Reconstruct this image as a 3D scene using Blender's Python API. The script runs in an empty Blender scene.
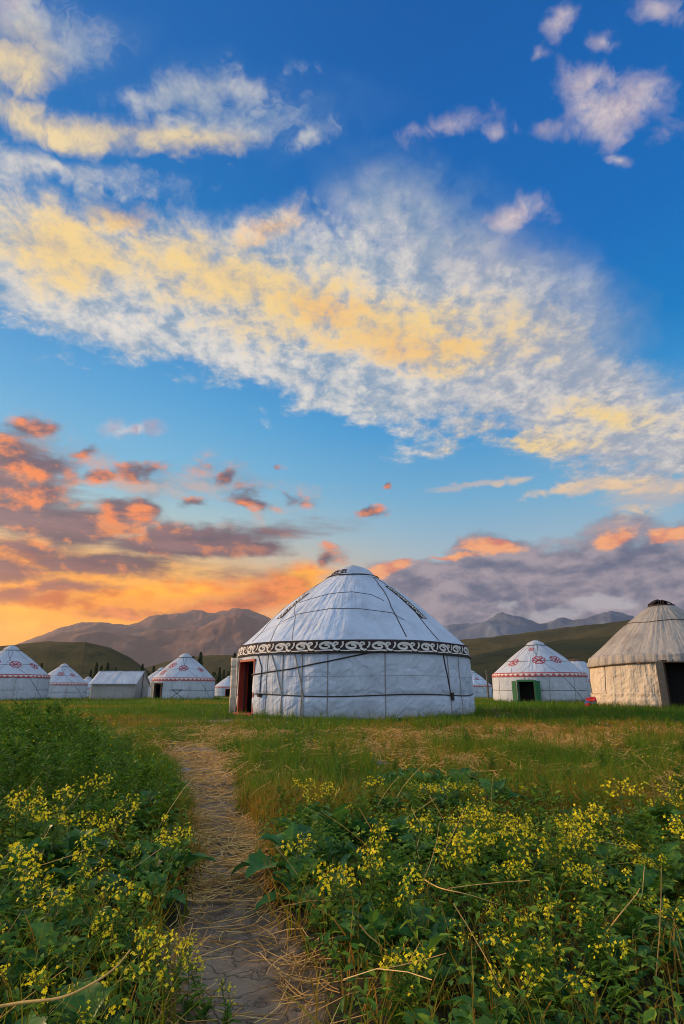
import bpy, bmesh, math, random
import numpy as np
from mathutils import Vector, Matrix, noise as mnoise
R = math.radians
random.seed(11); rng = np.random.default_rng(11)
sc = bpy.context.scene
col = sc.collection

# ------------------------------------------------------------------ camera
TILT = 17.19; FPX = 569.0; CX, CY = 342.0, 512.0; EYE = 0.80
cam_d = bpy.data.cameras.new('camera'); cam = bpy.data.objects.new('camera', cam_d)
col.objects.link(cam); sc.camera = cam
cam_d.sensor_fit = 'VERTICAL'; cam_d.sensor_height = 36.0; cam_d.lens = 36.0 * FPX / 1024.0
cam_d.clip_start = 0.05; cam_d.clip_end = 60000
cam.location = (0, 0, EYE); cam.rotation_euler = (R(90 + TILT), 0, 0)
_ct, _st = math.cos(R(TILT)), math.sin(R(TILT))

def ray(px, py):
    a, b = (px - CX) / FPX, (CY - py) / FPX
    return Vector((a, _ct - _st * b, _st + _ct * b)).normalized()
def azel(px, py):
    d = ray(px, py)
    return math.degrees(math.atan2(d.x, d.y)), math.degrees(math.asin(d.z))
def at(px, D, py=690):                      # ground point at horizontal distance D along a bearing
    d = ray(px, py); h = math.hypot(d.x, d.y)
    return Vector((d.x / h * D, d.y / h * D, 0))
def lin(c):
    c = c.lstrip('#'); v = [int(c[i:i + 2], 16) / 255 for i in (0, 2, 4)]
    return [x / 12.92 if x <= .04045 else ((x + .055) / 1.055) ** 2.4 for x in v]

# ------------------------------------------------------------------ render look
vs = sc.view_settings
vs.view_transform = 'Standard'; vs.look = 'None'; vs.exposure = 0.0; vs.gamma = 1.0
vs.use_curve_mapping = False
sc.cycles.filter_width = 1.05; sc.cycles.volume_bounces = 0
SUN_AZ, SUN_EL = -72.0, 16.0                 # low sun beyond the left edge of the view
# ------------------------------------------------------------------ world: dusk sky with clouds
world = bpy.data.worlds.new("World"); sc.world = world; world.use_nodes = True
class NB:
    """tiny node builder"""
    def __init__(s, nt): s.nt = nt
    def n(s, t, **k):
        x = s.nt.nodes.new(t)
        for a, b in k.items(): setattr(x, a, b)
        return x
    def put(s, sock, v):
        if v is None: return
        if isinstance(v, bpy.types.NodeSocket): s.nt.links.new(v, sock)
        else: sock.default_value = v
    def m(s, op, a, b=None, c=None, clamp=False):
        x = s.n('ShaderNodeMath', operation=op); x.use_clamp = clamp
        s.put(x.inputs[0], a); s.put(x.inputs[1], b); s.put(x.inputs[2], c)
        return x.outputs[0]
    def v(s, op, a, b=None, c=None, out=0):
        x = s.n('ShaderNodeVectorMath', operation=op)
        s.put(x.inputs[0], a); s.put(x.inputs[1], b)
        if c is not None: s.put(x.inputs[2], c)
        return x.outputs[out]
    def scale(s, a, f):
        x = s.n('ShaderNodeVectorMath', operation='SCALE'); s.put(x.inputs[0], a); s.put(x.inputs['Scale'], f); return x.outputs[0]
    def xyz(s, a):
        x = s.n('ShaderNodeSeparateXYZ'); s.put(x.inputs[0], a); return x.outputs
    def comb(s, a, b, c=0.0):
        x = s.n('ShaderNodeCombineXYZ'); s.put(x.inputs[0], a); s.put(x.inputs[1], b); s.put(x.inputs[2], c); return x.outputs[0]
    def noise(s, vec, scale, detail=6, rough=.55, dist=0.0, out='Fac', lac=2.0):
        x = s.n('ShaderNodeTexNoise'); s.put(x.inputs['Vector'], vec); s.put(x.inputs['Scale'], scale)
        x.inputs['Detail'].default_value = detail; x.inputs['Roughness'].default_value = rough
        x.inputs['Distortion'].default_value = dist; x.inputs['Lacunarity'].default_value = lac
        return x.outputs[out]
    def mix(s, f, a, b, mode='MIX'):
        x = s.n('ShaderNodeMix', data_type='RGBA', blend_type=mode); x.clamp_factor = True
        s.put(x.inputs[0], f)
        for i, q in ((6, a), (7, b)):
            if isinstance(q, str): q = lin(q) + [1]
            elif isinstance(q, (list, tuple)) and len(q) == 3: q = list(q) + [1]
            s.put(x.inputs[i], q)
        return x.outputs[2]
    def smooth(s, v, a, b, lo=0.0, hi=1.0):
        x = s.n('ShaderNodeMapRange', interpolation_type='SMOOTHSTEP')
        s.put(x.inputs[0], v); s.put(x.inputs[1], a); s.put(x.inputs[2], b); s.put(x.inputs[3], lo); s.put(x.inputs[4], hi)
        return x.outputs[0]
    def line(s, v, a, b, lo=0.0, hi=1.0):
        x = s.n('ShaderNodeMapRange'); s.put(x.inputs[0], v)
        x.inputs[1].default_value = a; x.inputs[2].default_value = b; x.inputs[3].default_value = lo; x.inputs[4].default_value = hi
        return x.outputs[0]
    def ramp(s, f, stops):
        x = s.n('ShaderNodeValToRGB'); s.put(x.inputs[0], f); e = x.color_ramp.elements
        while len(e) < len(stops): e.new(.5)
        for el, (p, c) in zip(e, stops):
            el.position = p
            if isinstance(c, str): c = lin(c)
            elif not isinstance(c, (list, tuple)): c = [c] * 3
            el.color = list(c) + [1]
        return x.outputs[0]

def ellipse_params(px, py, rx, ry, rot=0.0):
    """an oval given as it reads in the view, turned into bearing / elevation degrees"""
    c = np.array(azel(px, py)); h = 2.0
    J = np.array([(np.array(azel(px + h, py)) - np.array(azel(px - h, py))) / (2 * h),
                  (np.array(azel(px, py + h)) - np.array(azel(px, py - h))) / (2 * h)]).T
    a = R(rot); A = J @ np.array([[math.cos(a), -math.sin(a)], [math.sin(a), math.cos(a)]]) @ np.diag([rx, ry])
    U, S, _ = np.linalg.svd(A)
    return c, math.atan2(U[1, 0], U[0, 0]), S

def build_sky():
    nt = world.node_tree; nt.nodes.clear(); b = NB(nt)
    tc = b.n('ShaderNodeTexCoord'); D = b.v('NORMALIZE', tc.outputs['Generated'])
    x, y, z = b.xyz(D)
    az = b.m('MULTIPLY', b.m('ARCTAN2', x, y), 57.29578)
    el = b.m('MULTIPLY', b.m('ARCSINE', z), 57.29578)
    P = b.comb(az, el)
    # --- domain warps
    wn = b.v('SUBTRACT', b.noise(D, 7.0, 4, .6, out='Color'), (.5, .5, .5))
    wx, wy, wz = b.xyz(wn)
    def warped(amp, ampy=None): return b.v('ADD', P, b.comb(b.m('MULTIPLY', wx, amp), b.m('MULTIPLY', wy, ampy or amp)))
    P1 = warped(11, 8); P2 = warped(6, 4)
    def blob(Pv, px, py, rx, ry, rot=0, w=1.0):
        c, th, S = ellipse_params(px, py, rx, ry, rot)
        m = b.n('ShaderNodeMapping', vector_type='TEXTURE'); b.put(m.inputs[0], Pv)
        m.inputs['Location'].default_value = (c[0], c[1], 0); m.inputs['Rotation'].default_value = (0, 0, th)
        m.inputs['Scale'].default_value = (S[0], S[1], 1)
        l = b.v('LENGTH', m.outputs[0], out=1)
        return b.m('MULTIPLY_ADD', l, -w, w)                  # w at the centre, 0 on the rim
    def field(Pv, L):
        f = None
        for q in L:
            v = blob(Pv, *q); f = v if f is None else b.m('MAXIMUM', f, v)
        return f
    # --- clear sky: Nishita, tinted by elevation and bearing
    sky = b.n('ShaderNodeTexSky', sky_type='NISHITA'); sky.sun_disc = False
    sky.sun_elevation = R(SUN_EL); sky.sun_rotation = R(SUN_AZ); sky.altitude = 1800; sky.air_density = 1.0
    sky.dust_density = 1.5; sky.ozone_density = 3.0
    e = b.line(el, -10, 90)
    def E(v): return (v + 10) / 100
    left = b.ramp(e, [(E(-5), '#a07850'), (E(1), (1.25, .36, 0)), (E(7), (1.2, .46, .005)), (E(11), '#fcbc4c'), (E(15), '#b8ccc8'), (E(20), '#7cbcdc'),
                      (E(27), '#54a6da'), (E(34), '#2a8acc'), (E(42), '#0078c0'), (E(52), '#0068b6'), (E(90), '#003c90')])
    right = b.ramp(e, [(E(-5), '#605850'), (E(1), '#c8a898'), (E(8), '#b8b4b4'), (E(13), '#a0bccc'), (E(18), '#74b0d4'),
                       (E(25), '#3c98d4'), (E(32), '#007cc4'), (E(40), '#006cbc'), (E(52), '#0060b0'), (E(90), '#003880')])
    fr = b.smooth(az, -24, 16)
    grad = b.mix(fr, left, right)
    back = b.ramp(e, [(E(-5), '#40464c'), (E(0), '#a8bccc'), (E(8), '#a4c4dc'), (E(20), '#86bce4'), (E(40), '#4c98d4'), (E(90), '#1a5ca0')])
    grad = b.mix(b.smooth(b.m('ABSOLUTE', az), 55, 100), grad, back)        # clear sky opposite the sunset, out of view, brightened to light the ground
    nis = b.scale(sky.outputs[0], 0.12)
    base = b.mix(0.05, grad, nis)
    # glow round the hidden sun
    g = b.smooth(b.v('LENGTH', b.v('MULTIPLY', b.v('SUBTRACT', P, (-38, 4, 0)), (1 / 42, 1 / 12.5, 0)), out=1), 0.0, 1.0, 1.0, 0.0)
    base = b.mix(b.m('MULTIPLY', g, .97), base, (1.35, .46, .0))
    # --- perspective plane for the high layers
    zz = b.m('ADD', z, .13)
    Q = b.comb(b.m('DIVIDE', x, zz), b.m('DIVIDE', y, zz))
    nA = b.noise(Q, 3.2, 8, .62, .12)            # flocked altocumulus
    nA2 = b.noise(b.v('ADD', Q, (-.035, .02, 0)), 3.2, 8, .62, .12)
    nF = b.noise(b.v('MULTIPLY', Q, (1.0, .8, 1)), 19.0, 6, .66, .22)           # flocks, small
    nS = b.noise(b.v('MULTIPLY', b.v('ADD', Q, b.scale(wn, .9)), (2.4, 6.0, 1)), 1.6, 7, .6, .3)   # streaky cirrus
    nB = b.noise(Q, 1.1, 4, .5)
    reliefA = b.m('SUBTRACT', nA, nA2)
    # --- low cumulus noise (direction space, flattened)
    Dl = b.v('MULTIPLY', D, (1, 1, 1.9))
    nC = b.noise(Dl, 11.0, 9, .57, .15)
    nC2 = b.noise(b.v('ADD', Dl, (-.012, 0, -.022)), 11.0, 9, .57, .15)
    nC3 = b.noise(b.v('ADD', Dl, (-.03, 0, .05)), 11.0, 4, .5, .15)
    Dst = b.v('MULTIPLY', D, (1, 1, 5.0))
    nT = b.noise(Dst, 6.0, 7, .55, .3)           # stratus streaks

    STR = .1
    def bgs(cc):
        g_ = b.n('ShaderNodeBackground'); g_.inputs['Strength'].default_value = STR
        b.put(g_.inputs['Color'], b.scale(cc, 1 / STR)); return g_.outputs[0]
    def over(f, cl, cc):                         # lay a cloud layer over what is behind it
        cc = b.mix(0.0, cc, cc) if isinstance(cc, str) else cc
        m_ = b.n('ShaderNodeMixShader'); b.put(m_.inputs[0], f); nt.links.new(cl, m_.inputs[1]); nt.links.new(bgs(cc), m_.inputs[2]); return m_.outputs[0]
    # unseen bright cloud added overhead and behind the viewer to raise ground light
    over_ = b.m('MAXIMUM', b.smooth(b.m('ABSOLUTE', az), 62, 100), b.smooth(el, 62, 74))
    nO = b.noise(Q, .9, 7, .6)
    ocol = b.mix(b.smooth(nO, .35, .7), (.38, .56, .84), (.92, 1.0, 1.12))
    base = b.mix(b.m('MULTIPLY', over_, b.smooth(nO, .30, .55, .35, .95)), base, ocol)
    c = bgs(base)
    # ===== high veil / main band
    def curve(stops):
        """elevation of a band edge as a function of bearing: stops in view pixels"""
        pts = sorted(azel(*s) for s in stops)
        r = b.n('ShaderNodeFloatCurve'); cv = r.mapping.curves[0]
        b.put(r.inputs['Value'], b.line(az, -50, 50))
        q = [((p[0] + 50) / 100, p[1] / 90) for p in pts]
        q = [(0, q[0][1])] + q + [(1, q[-1][1])]
        while len(cv.points) < len(q): cv.points.new(.5, .5)
        for pt, (u, v) in zip(cv.points, q): pt.location = (u, v); pt.handle_type = 'AUTO_CLAMPED'
        r.mapping.update()
        return b.m('MULTIPLY', r.outputs[0], 90)
    lo = curve([(0, 345), (60, 362), (130, 372), (200, 398), (280, 420), (360, 448), (430, 458), (520, 462), (600, 500), (684, 520)])
    hi = curve([(0, 150), (60, 168), (180, 186), (250, 188), (310, 180), (400, 190), (500, 220), (560, 262), (600, 320), (640, 346), (684, 350)])
    wob = b.m('MULTIPLY', b.m('SUBTRACT', nA, .5), 16)
    elw = b.m('ADD', el, wob)
    inb = b.m('MULTIPLY', b.smooth(b.m('SUBTRACT', elw, lo), -1.2, 5.0), b.smooth(b.m('SUBTRACT', hi, elw), -2.0, 7.0))
    body = b.m('ADD', b.m('MULTIPLY', nA, .56), b.m('ADD', b.m('MULTIPLY', nF, .30), b.m('MULTIPLY', nS, .30)))
    toneA = b.m('ADD', b.m('MULTIPLY', reliefA, 3.2), b.m('MULTIPLY', b.m('SUBTRACT', nF, .5), 2.6))     # lit / unlit side of each tuft
    thick = field(P1, [(400, 330, 210, 75, 8), (60, 260, 130, 70, 12), (220, 310, 160, 80, 18), (600, 420, 150, 60, 12), (270, 215, 50, 30, -25), (120, 215, 60, 30, 20)])
    body = b.m('ADD', body, b.m('MULTIPLY', b.m('MAXIMUM', thick, -.2), .16))
    dA = b.m('MULTIPLY', b.smooth(b.m('MULTIPLY_ADD', inb, .36, b.m('SUBTRACT', body, .30)), .32, .66), b.smooth(inb, 0.02, .5))
    smoothband = field(P1, [(500, 300, 170, 90, 25), (560, 400, 150, 76, 20), (430, 240, 150, 60, 15), (380, 330, 190, 70, 10), (660, 410, 110, 60, 0)])
    dA = b.m('MAXIMUM', dA, b.m('MULTIPLY', b.smooth(smoothband, 0.0, .8), b.smooth(nS, .15, .65, .45, .98)), clamp=True)
    colA = b.mix(b.smooth(toneA, -.6, .6), '#8fa6bd', '#ded8d0')
    colA = b.mix(b.smooth(az, 0, 26, 0, .5), colA, '#a8a4ae')
    yel = field(P2, [(400, 330, 170, 50, 8), (250, 290, 190, 60, 14), (440, 350, 95, 34, 4), (60, 250, 140, 60, 14), (600, 420, 90, 26, 8, .6), (520, 440, 120, 24, 6, .6), (120, 212, 50, 34, 20)])
    ym = b.m('MULTIPLY', b.smooth(b.m('ADD', yel, b.m('ADD', b.m('MULTIPLY', b.m('SUBTRACT', nA, .5), 1.8), b.m('MULTIPLY', b.m('SUBTRACT', nF, .5), 1.5))), .0, .9), .86)
    ym = b.m('MULTIPLY', ym, b.smooth(body, .40, .66, .15, 1))
    colA = b.mix(ym, colA, b.mix(b.smooth(toneA, -.7, .5), '#dcc096', '#ffd880'))
    org = field(P2, [(128, 215, 48, 28, 20), (272, 225, 58, 30, -35), (400, 345, 130, 34, 6), (330, 310, 80, 24, 12)])
    om = b.smooth(b.m('ADD', org, b.m('ADD', b.m('MULTIPLY', b.m('SUBTRACT', nF, .5), 2.2), b.m('MULTIPLY', b.m('SUBTRACT', nA, .5), 1.6))), .1, 1.3)
    colA = b.mix(b.m('MULTIPLY', b.m('MULTIPLY', om, b.smooth(body, .42, .68)), .85), colA, '#ffbc58')
    colA = b.mix(b.m('MULTIPLY', b.smooth(b.m('ADD', body, b.m('MULTIPLY', toneA, .08)), .60, .82), .60), colA, b.mix(ym, '#f2e8dc', '#ffd67c'))
    c = over(b.m('MULTIPLY', dA, .93), c, colA)
    # ===== upper left wisps
    wsp = field(P1, [(60, 125, 210, 44, 5), (200, 130, 170, 28, 0), (310, 128, 50, 22, -5), (10, 60, 60, 90, 60), (20, 20, 140, 50, 10), (200, 95, 150, 30, 5), (60, 178, 220, 30, 6)])
    wv = b.m('ADD', b.m('ADD', b.m('MULTIPLY', nS, 1.1), b.m('MULTIPLY', nF, .5)), b.m('MULTIPLY', nA, .6))
    dW = b.smooth(b.m('ADD', b.m('MULTIPLY', wsp, .9), b.m('SUBTRACT', wv, 1.12)), .12, .98)
    colW = b.mix(b.smooth(toneA, -.7, .7), '#9aa6b8', '#e4dccf')
    wy_ = field(P2, [(10, 70, 70, 70, 60), (70, 130, 150, 34, 8), (0, 120, 100, 40, 0), (180, 145, 120, 26, 4)])
    colW = b.mix(b.smooth(b.m('ADD', wy_, b.m('MULTIPLY', b.m('SUBTRACT', nA, .5), 1.5)), 0, .6, 0, .85), colW, '#ffe09c')
    c = over(b.m('MULTIPLY', dW, .9), c, colW)
    # grey veil top left
    c = over(b.m('MULTIPLY', b.smooth(field(P1, [(40, 20, 150, 60, 10), (250, 110, 200, 50, 8), (430, 200, 160, 50, 15), (560, 330, 110, 70, 50)]), 0, 1), b.smooth(nS, .3, .8, .1, .5)), c, '#7c9cbc')
    # ===== small high puffs
    pf = field(P2, [(560, 19, 26, 15, -25), (440, 130, 60, 20, -18), (492, 132, 26, 16, 15), (520, 217, 38, 17, -25), (625, 105, 80, 46, -5, 1.7), (590, 85, 40, 22, -20, 1.2), (545, 130, 45, 14, 5),
                    (660, 8, 40, 18, 0), (620, 160, 16, 8, 0), (535, 52, 12, 8, -30), (605, 40, 30, 14, 20), (132, 429, 36, 10, -5, 1.5), (8, 2, 30, 20, 0)])
    nP = b.noise(D, 17.0, 9, .62, .3)
    nP2 = b.noise(b.v('ADD', D, (-.01, 0, .012)), 17.0, 9, .62, .3)
    dP = b.smooth(b.m('ADD', b.m('MULTIPLY', pf, .60), b.m('MULTIPLY', b.m('SUBTRACT', nP, .5), 2.6)), .02, .95)
    colP = b.mix(b.smooth(b.m('SUBTRACT', nP, nP2), -.14, .12), '#ead6cc', '#a79fb6')
    c = over(b.m('MULTIPLY', dP, .88), c, colP)
    # ===== smooth stratus: left sunset deck and right bank
    def layer(c, L, k, t0, t1, n, colr, op=.95, Pv=P2):
        f = field(Pv, L)
        d = b.smooth(b.m('ADD', f, b.m('MULTIPLY', b.m('SUBTRACT', n, .5), k)), t0, t1)
        return over(b.m('MULTIPLY', d, op), c, colr)
    relC = b.m('ADD', b.m('MULTIPLY', b.m('SUBTRACT', nC, nC2), .8), b.m('MULTIPLY', b.m('SUBTRACT', nC, nC3), .28))
    lowshade = b.smooth(el, 3, 15)
    # thin yellow streaks in the glow
    c = layer(c, [(60, 600, 150, 26, 0), (200, 590, 110, 20, -4), (60, 560, 170, 22, 5), (300, 585, 60, 30, -20)], 1.6, .1, .9, nT, b.mix(b.smooth(nC, .35, .65), (1.0, .16, .0), (1.3, .62, .02)), .9)
    # brown violet deck
    deck = b.mix(b.smooth(nT, .30, .72), '#564c5e', '#8e6a70')
    deck = b.mix(b.m('MULTIPLY', b.smooth(relC, .0, .16), b.smooth(az, 2, -22)), deck, '#e88a50')
    deck = b.mix(b.smooth(el, 12, 4, 0, .8), deck, '#e07010')
    c = layer(c, [(60, 520, 130, 42, 10), (190, 545, 150, 26, -3), (110, 560, 170, 20, 4), (250, 548, 70, 12, 3), (0, 480, 70, 50, 0), (40, 590, 100, 16, -5), (0, 570, 80, 20, 0)], 1.9, -.05, .6, nT, deck, .95)
    c = layer(c, [(60, 606, 90, 16, -6), (120, 592, 110, 10, -4), (20, 628, 70, 10, 0), (200, 622, 120, 12, -3)], 2.2, .0, .9, nT, b.mix(b.smooth(nC, .35, .65), (.70, .15, .012), (1.3, .52, .012)), .85)
    c = layer(c, [(60, 450, 110, 40, 0), (250, 490, 90, 34, 5), (150, 480, 110, 36, 0), (40, 500, 120, 40, 0)], 3.2, .1, 1.2, nC, b.mix(b.smooth(relC, -.1, .1), '#8c8088', '#d8a488'), .6)
    # cumulus, lit orange from the low sun
    cum = b.mix(b.smooth(relC, -.06, .13), '#6c5c6a', '#f88c50')
    c = layer(c, [(28, 432, 44, 14, 0), (55, 468, 50, 24, -5), (20, 462, 60, 22, 20), (85, 450, 36, 12, -20), (148, 468, 52, 14, -8), (105, 475, 30, 10, 0), (245, 497, 34, 15, -10),
                  (270, 470, 16, 11, -20), (285, 498, 34, 11, 12), (222, 478, 16, 9, 0), (250, 506, 26, 8, 8), (195, 505, 20, 9, 0), (120, 505, 44, 16, 5), (40, 500, 80, 22, 0),
                  (328, 560, 20, 12, -15), (385, 487, 9, 6, 0), (365, 515, 20, 7, 0)], 3.4, .05, .85, nC, cum, .95)
    # warm low bank behind the main tent and the right-hand cloud bank
    bank = b.mix(b.smooth(relC, -.16, .14), '#646880', '#a89aa2')
    bank = b.mix(b.smooth(az, 6, -10), bank, b.mix(b.smooth(relC, -.11, .11), '#b0705c', '#f0986c'))
    c = layer(c, [(255, 600, 70, 22, -16), (190, 610, 110, 18, 0), (262, 590, 34, 20, -20), (120, 612, 60, 10, 0)], 3.0, .05, .8, nC, b.mix(b.smooth(relC, -.11, .11), '#b8603c', '#fa8c48'), .9)
    c = layer(c, [(530, 594, 190, 52, -3), (430, 586, 90, 32, -10), (490, 566, 66, 32, 0), (640, 566, 120, 48, 0), (620, 620, 200, 40, 0), (720, 570, 120, 60, 0), (440, 620, 80, 26, 0), (560, 640, 260, 34, 0)],
              1.9, .0, .42, nC, bank, .96)
    capm = field(P2, [(490, 549, 34, 9, 0), (400, 570, 34, 8, -14), (452, 560, 40, 6, -6), (618, 537, 26, 10, -8), (672, 537, 26, 11, -5), (740, 530, 60, 14, 0)])
    capd = b.smooth(b.m('ADD', capm, b.m('MULTIPLY', b.m('SUBTRACT', nC, .5), 2.4)), .02, .6)
    c = over(b.m('MULTIPLY', capd, .92), c, b.mix(b.smooth(relC, -.12, .10), '#d8806c', '#ffae74'))
    # pale cloud lying on the far ridge
    c = layer(c, [(560, 612, 60, 12, -4), (600, 603, 50, 10, 0), (510, 606, 30, 8, 0)], 2.6, .2, .8, nC, '#c4bfc4', .55)
    # right warm-white sheet
    c = layer(c, [(660, 495, 80, 24, -10), (590, 492, 90, 10, -3), (480, 484, 60, 6, -10)], 1.5, .05, .7, nS, b.mix(b.smooth(nA, .4, .6), '#b8b4b8', '#f4cc9c'), .8)
    out = b.n('ShaderNodeOutputWorld'); nt.links.new(c, out.inputs['Surface'])
build_sky()
world.cycles.sampling_method = 'MANUAL'; world.cycles.sample_map_resolution = 256

# ------------------------------------------------------------------ low sun
sun_d = bpy.data.lights.new('sun', 'SUN'); sun = bpy.data.objects.new('sun', sun_d); col.objects.link(sun)
sun_d.energy = 5.0; sun_d.angle = R(5); sun_d.color = (1.0, .64, .34)
_s = Vector((math.sin(R(SUN_AZ)) * math.cos(R(SUN_EL)), math.cos(R(SUN_AZ)) * math.cos(R(SUN_EL)), math.sin(R(SUN_EL))))
sun.rotation_euler = _s.to_track_quat('Z', 'Y').to_euler(); sun.location = _s * 40
# ------------------------------------------------------------------ object helpers
def tag(o, label=None, cat=None, group=None, kind=None):
    if label: o['label'] = label
    if cat: o['category'] = cat
    if group: o['group'] = group
    if kind: o['kind'] = kind
    return o
def empty(name, loc=(0, 0, 0), rz=0.0):
    o = bpy.data.objects.new(name, None); col.objects.link(o); o.location = loc; o.rotation_euler = (0, 0, rz)
    o.empty_display_size = .2; return o
def mesh_np(name, V, F, mat=None, parent=None, smooth=False, attrs=None):
    """V (n,3) array; F list of tuples or (m,k) array; attrs: {name: per-vertex float or colour array}"""
    V = np.asarray(V, dtype=np.float32)
    me = bpy.data.meshes.new(name)
    if isinstance(F, np.ndarray):
        k = F.shape[1]; me.vertices.add(len(V)); me.vertices.foreach_set('co', V.ravel())
        me.loops.add(F.size); me.loops.foreach_set('vertex_index', F.astype(np.int32).ravel())
        me.polygons.add(len(F)); me.polygons.foreach_set('loop_start', np.arange(0, F.size, k, dtype=np.int32))
        me.polygons.foreach_set('loop_total', np.full(len(F), k, dtype=np.int32))
    else:
        me.from_pydata(V.tolist(), [], F)
    for a, d in (attrs or {}).items():
        d = np.asarray(d, dtype=np.float32)
        at_ = me.attributes.new(a, 'FLOAT', 'POINT'); at_.data.foreach_set('value', d.ravel())
    if smooth: me.polygons.foreach_set('use_smooth', np.ones(len(me.polygons), dtype=bool))
    me.update(calc_edges=True); me.validate()
    if mat: me.materials.append(mat)
    o = bpy.data.objects.new(name, me); col.objects.link(o)
    if parent: o.parent = parent
    return o
class MB:
    """collects simple shapes and links them as ONE mesh object"""
    def __init__(s): s.V = []; s.F = []
    def add(s, V, F):
        n = len(s.V); s.V += [tuple(v) for v in V]; s.F += [tuple(i + n for i in f) for f in F]
    def box(s, c, size, M=None):
        hx, hy, hz = [q / 2 for q in size]; V = [Vector((x, y, z)) for x in (-hx, hx) for y in (-hy, hy) for z in (-hz, hz)]
        c = Vector(c); V = [(M @ v if M else v) + c for v in V]
        s.add(V, [(0, 1, 3, 2), (4, 6, 7, 5), (0, 4, 5, 1), (2, 3, 7, 6), (0, 2, 6, 4), (1, 5, 7, 3)])
    def tube(s, pts, rad, n=6, cap=True):
        pts = [Vector(p) for p in pts]; rad = rad if isinstance(rad, (list, tuple)) else [rad] * len(pts)
        V = []; up = None
        for i, p in enumerate(pts):
            t = (pts[min(i + 1, len(pts) - 1)] - pts[max(i - 1, 0)]).normalized()
            if up is None: up = Vector((0, 0, 1)) if abs(t.z) < .9 else Vector((1, 0, 0))
            a = t.cross(up).normalized(); b_ = a.cross(t).normalized(); up = b_
            for k in range(n):
                w = 2 * math.pi * k / n; V.append(p + (a * math.cos(w) + b_ * math.sin(w)) * rad[i])
        F = [(i * n + k, i * n + (k + 1) % n, (i + 1) * n + (k + 1) % n, (i + 1) * n + k) for i in range(len(pts) - 1) for k in range(n)]
        if cap: F += [tuple(range(n))[::-1], tuple((len(pts) - 1) * n + k for k in range(n))]
        s.add(V, F)
    def build(s, name, mat, parent=None, smooth=False, bevel=0):
        o = mesh_np(name, np.array(s.V), s.F, mat, parent, smooth)
        if bevel:
            m = o.modifiers.new('bevel', 'BEVEL'); m.width = bevel; m.segments = 2; m.limit_method = 'ANGLE'
        return o

# ------------------------------------------------------------------ materials
def new_mat(name):
    m = bpy.data.materials.new(name); m.use_nodes = True; nt = m.node_tree; nt.nodes.clear()
    b = NB(nt); out = b.n('ShaderNodeOutputMaterial'); return m, b, out
def principled(b, out, colr, rough=.8, spec=.3, normal=None, **kw):
    p = b.n('ShaderNodeBsdfPrincipled'); b.put(p.inputs['Base Color'], colr if not isinstance(colr, (tuple, list)) else tuple(colr) + (1,))
    b.put(p.inputs['Roughness'], rough); p.inputs['Specular IOR Level'].default_value = spec
    if normal is not None: b.put(p.inputs['Normal'], normal)
    for k, v in kw.items(): b.put(p.inputs[k], v)
    b.nt.links.new(p.outputs[0], out.inputs['Surface']); return p
def bump(b, h, dist=.01, strength=1.0):
    x = b.n('ShaderNodeBump'); x.inputs['Distance'].default_value = dist; x.inputs['Strength'].default_value = strength
    b.put(x.inputs['Height'], h); return x.outputs[0]
def simple(name, c1, c2=None, rough=.8, scale=6, spec=.3, bscale=40, bd=.002):
    m, b, out = new_mat(name); P = b.n('ShaderNodeTexCoord').outputs['Object']
    n = b.noise(P, scale, 5, .6); cc = b.mix(n, c1, c2 or [q * .6 for q in c1])
    principled(b, out, cc, rough, spec, bump(b, b.noise(P, bscale, 4, .6), bd)); return m
def canvas(name, base, dark, stain=.5, wr=1.0, streak=0.0, top_dirt=0.0):
    """cotton canvas: weave, wrinkles, water stains and mud splashed at the hem"""
    m, b, out = new_mat(name); P = b.n('ShaderNodeTexCoord').outputs['Object']; x, y, z = b.xyz(P)
    th = b.m('ARCTAN2', x, y)
    W = b.comb(b.m('MULTIPLY', th, 4.0), b.m('MULTIPLY', z, 1.0), b.m('MULTIPLY', b.v('LENGTH', P, out=1), .3))
    n1 = b.noise(P, .9, 6, .62); n2 = b.noise(P, 5.0, 6, .65)
    cc = b.mix(b.m('MULTIPLY', b.smooth(n1, .42, .72), stain), base, dark)
    cc = b.mix(b.m('MULTIPLY', b.smooth(n2, .5, .8), stain * .6), cc, dark)
    hem = b.m('MULTIPLY', b.smooth(b.m('ADD', z, b.m('MULTIPLY', n2, -.5)), -.35, .34, 1, 0), .7)
    cc = b.mix(hem, cc, (.20, .17, .12))
    if streak:
        s = b.noise(b.v('MULTIPLY', W, (6, .35, 1)), 1.0, 6, .65)
        cc = b.mix(b.m('MULTIPLY', b.smooth(s, .42, .66), streak), cc, dark)
    wv = b.noise(b.v('MULTIPLY', W, (1.3, 1.5, 1)), 1.5, 2.5, .42, .6)
    W2 = b.comb(b.m('ADD', b.m('MULTIPLY', th, 7.0), b.m('MULTIPLY', z, 2.2)), b.m('MULTIPLY', z, .9), 4.0)
    wd = b.noise(W2, 1.3, 3, .45, .5)
    ws = b.noise(b.v('MULTIPLY', W, (4.5, .5, 1)), 1.2, 3, .5, .3)
    h = b.m('ADD', b.m('ADD', b.m('MULTIPLY', wv, .05 * wr), b.m('MULTIPLY', b.m('ABSOLUTE', b.m('SUBTRACT', wd, .5)), .022 * wr)), b.m('ADD', b.m('MULTIPLY', ws, .03 * wr), b.m('MULTIPLY', b.noise(P, 60, 3, .6), .0012)))
    principled(b, out, cc, .85, .15, bump(b, h, 1.0, .8)); return m
M = {}
M['white'] = canvas('white_canvas', (.49, .56, .66), (.29, .33, .38), .6, 2.6)
M['white_worn'] = canvas('worn_white_canvas', (.46, .51, .58), (.30, .31, .32), .5, 1.8, .3)
M['beige_roof'] = canvas('weathered_beige_canvas', (.36, .33, .29), (.17, .155, .14), .7, 1.6, .45)
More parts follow.
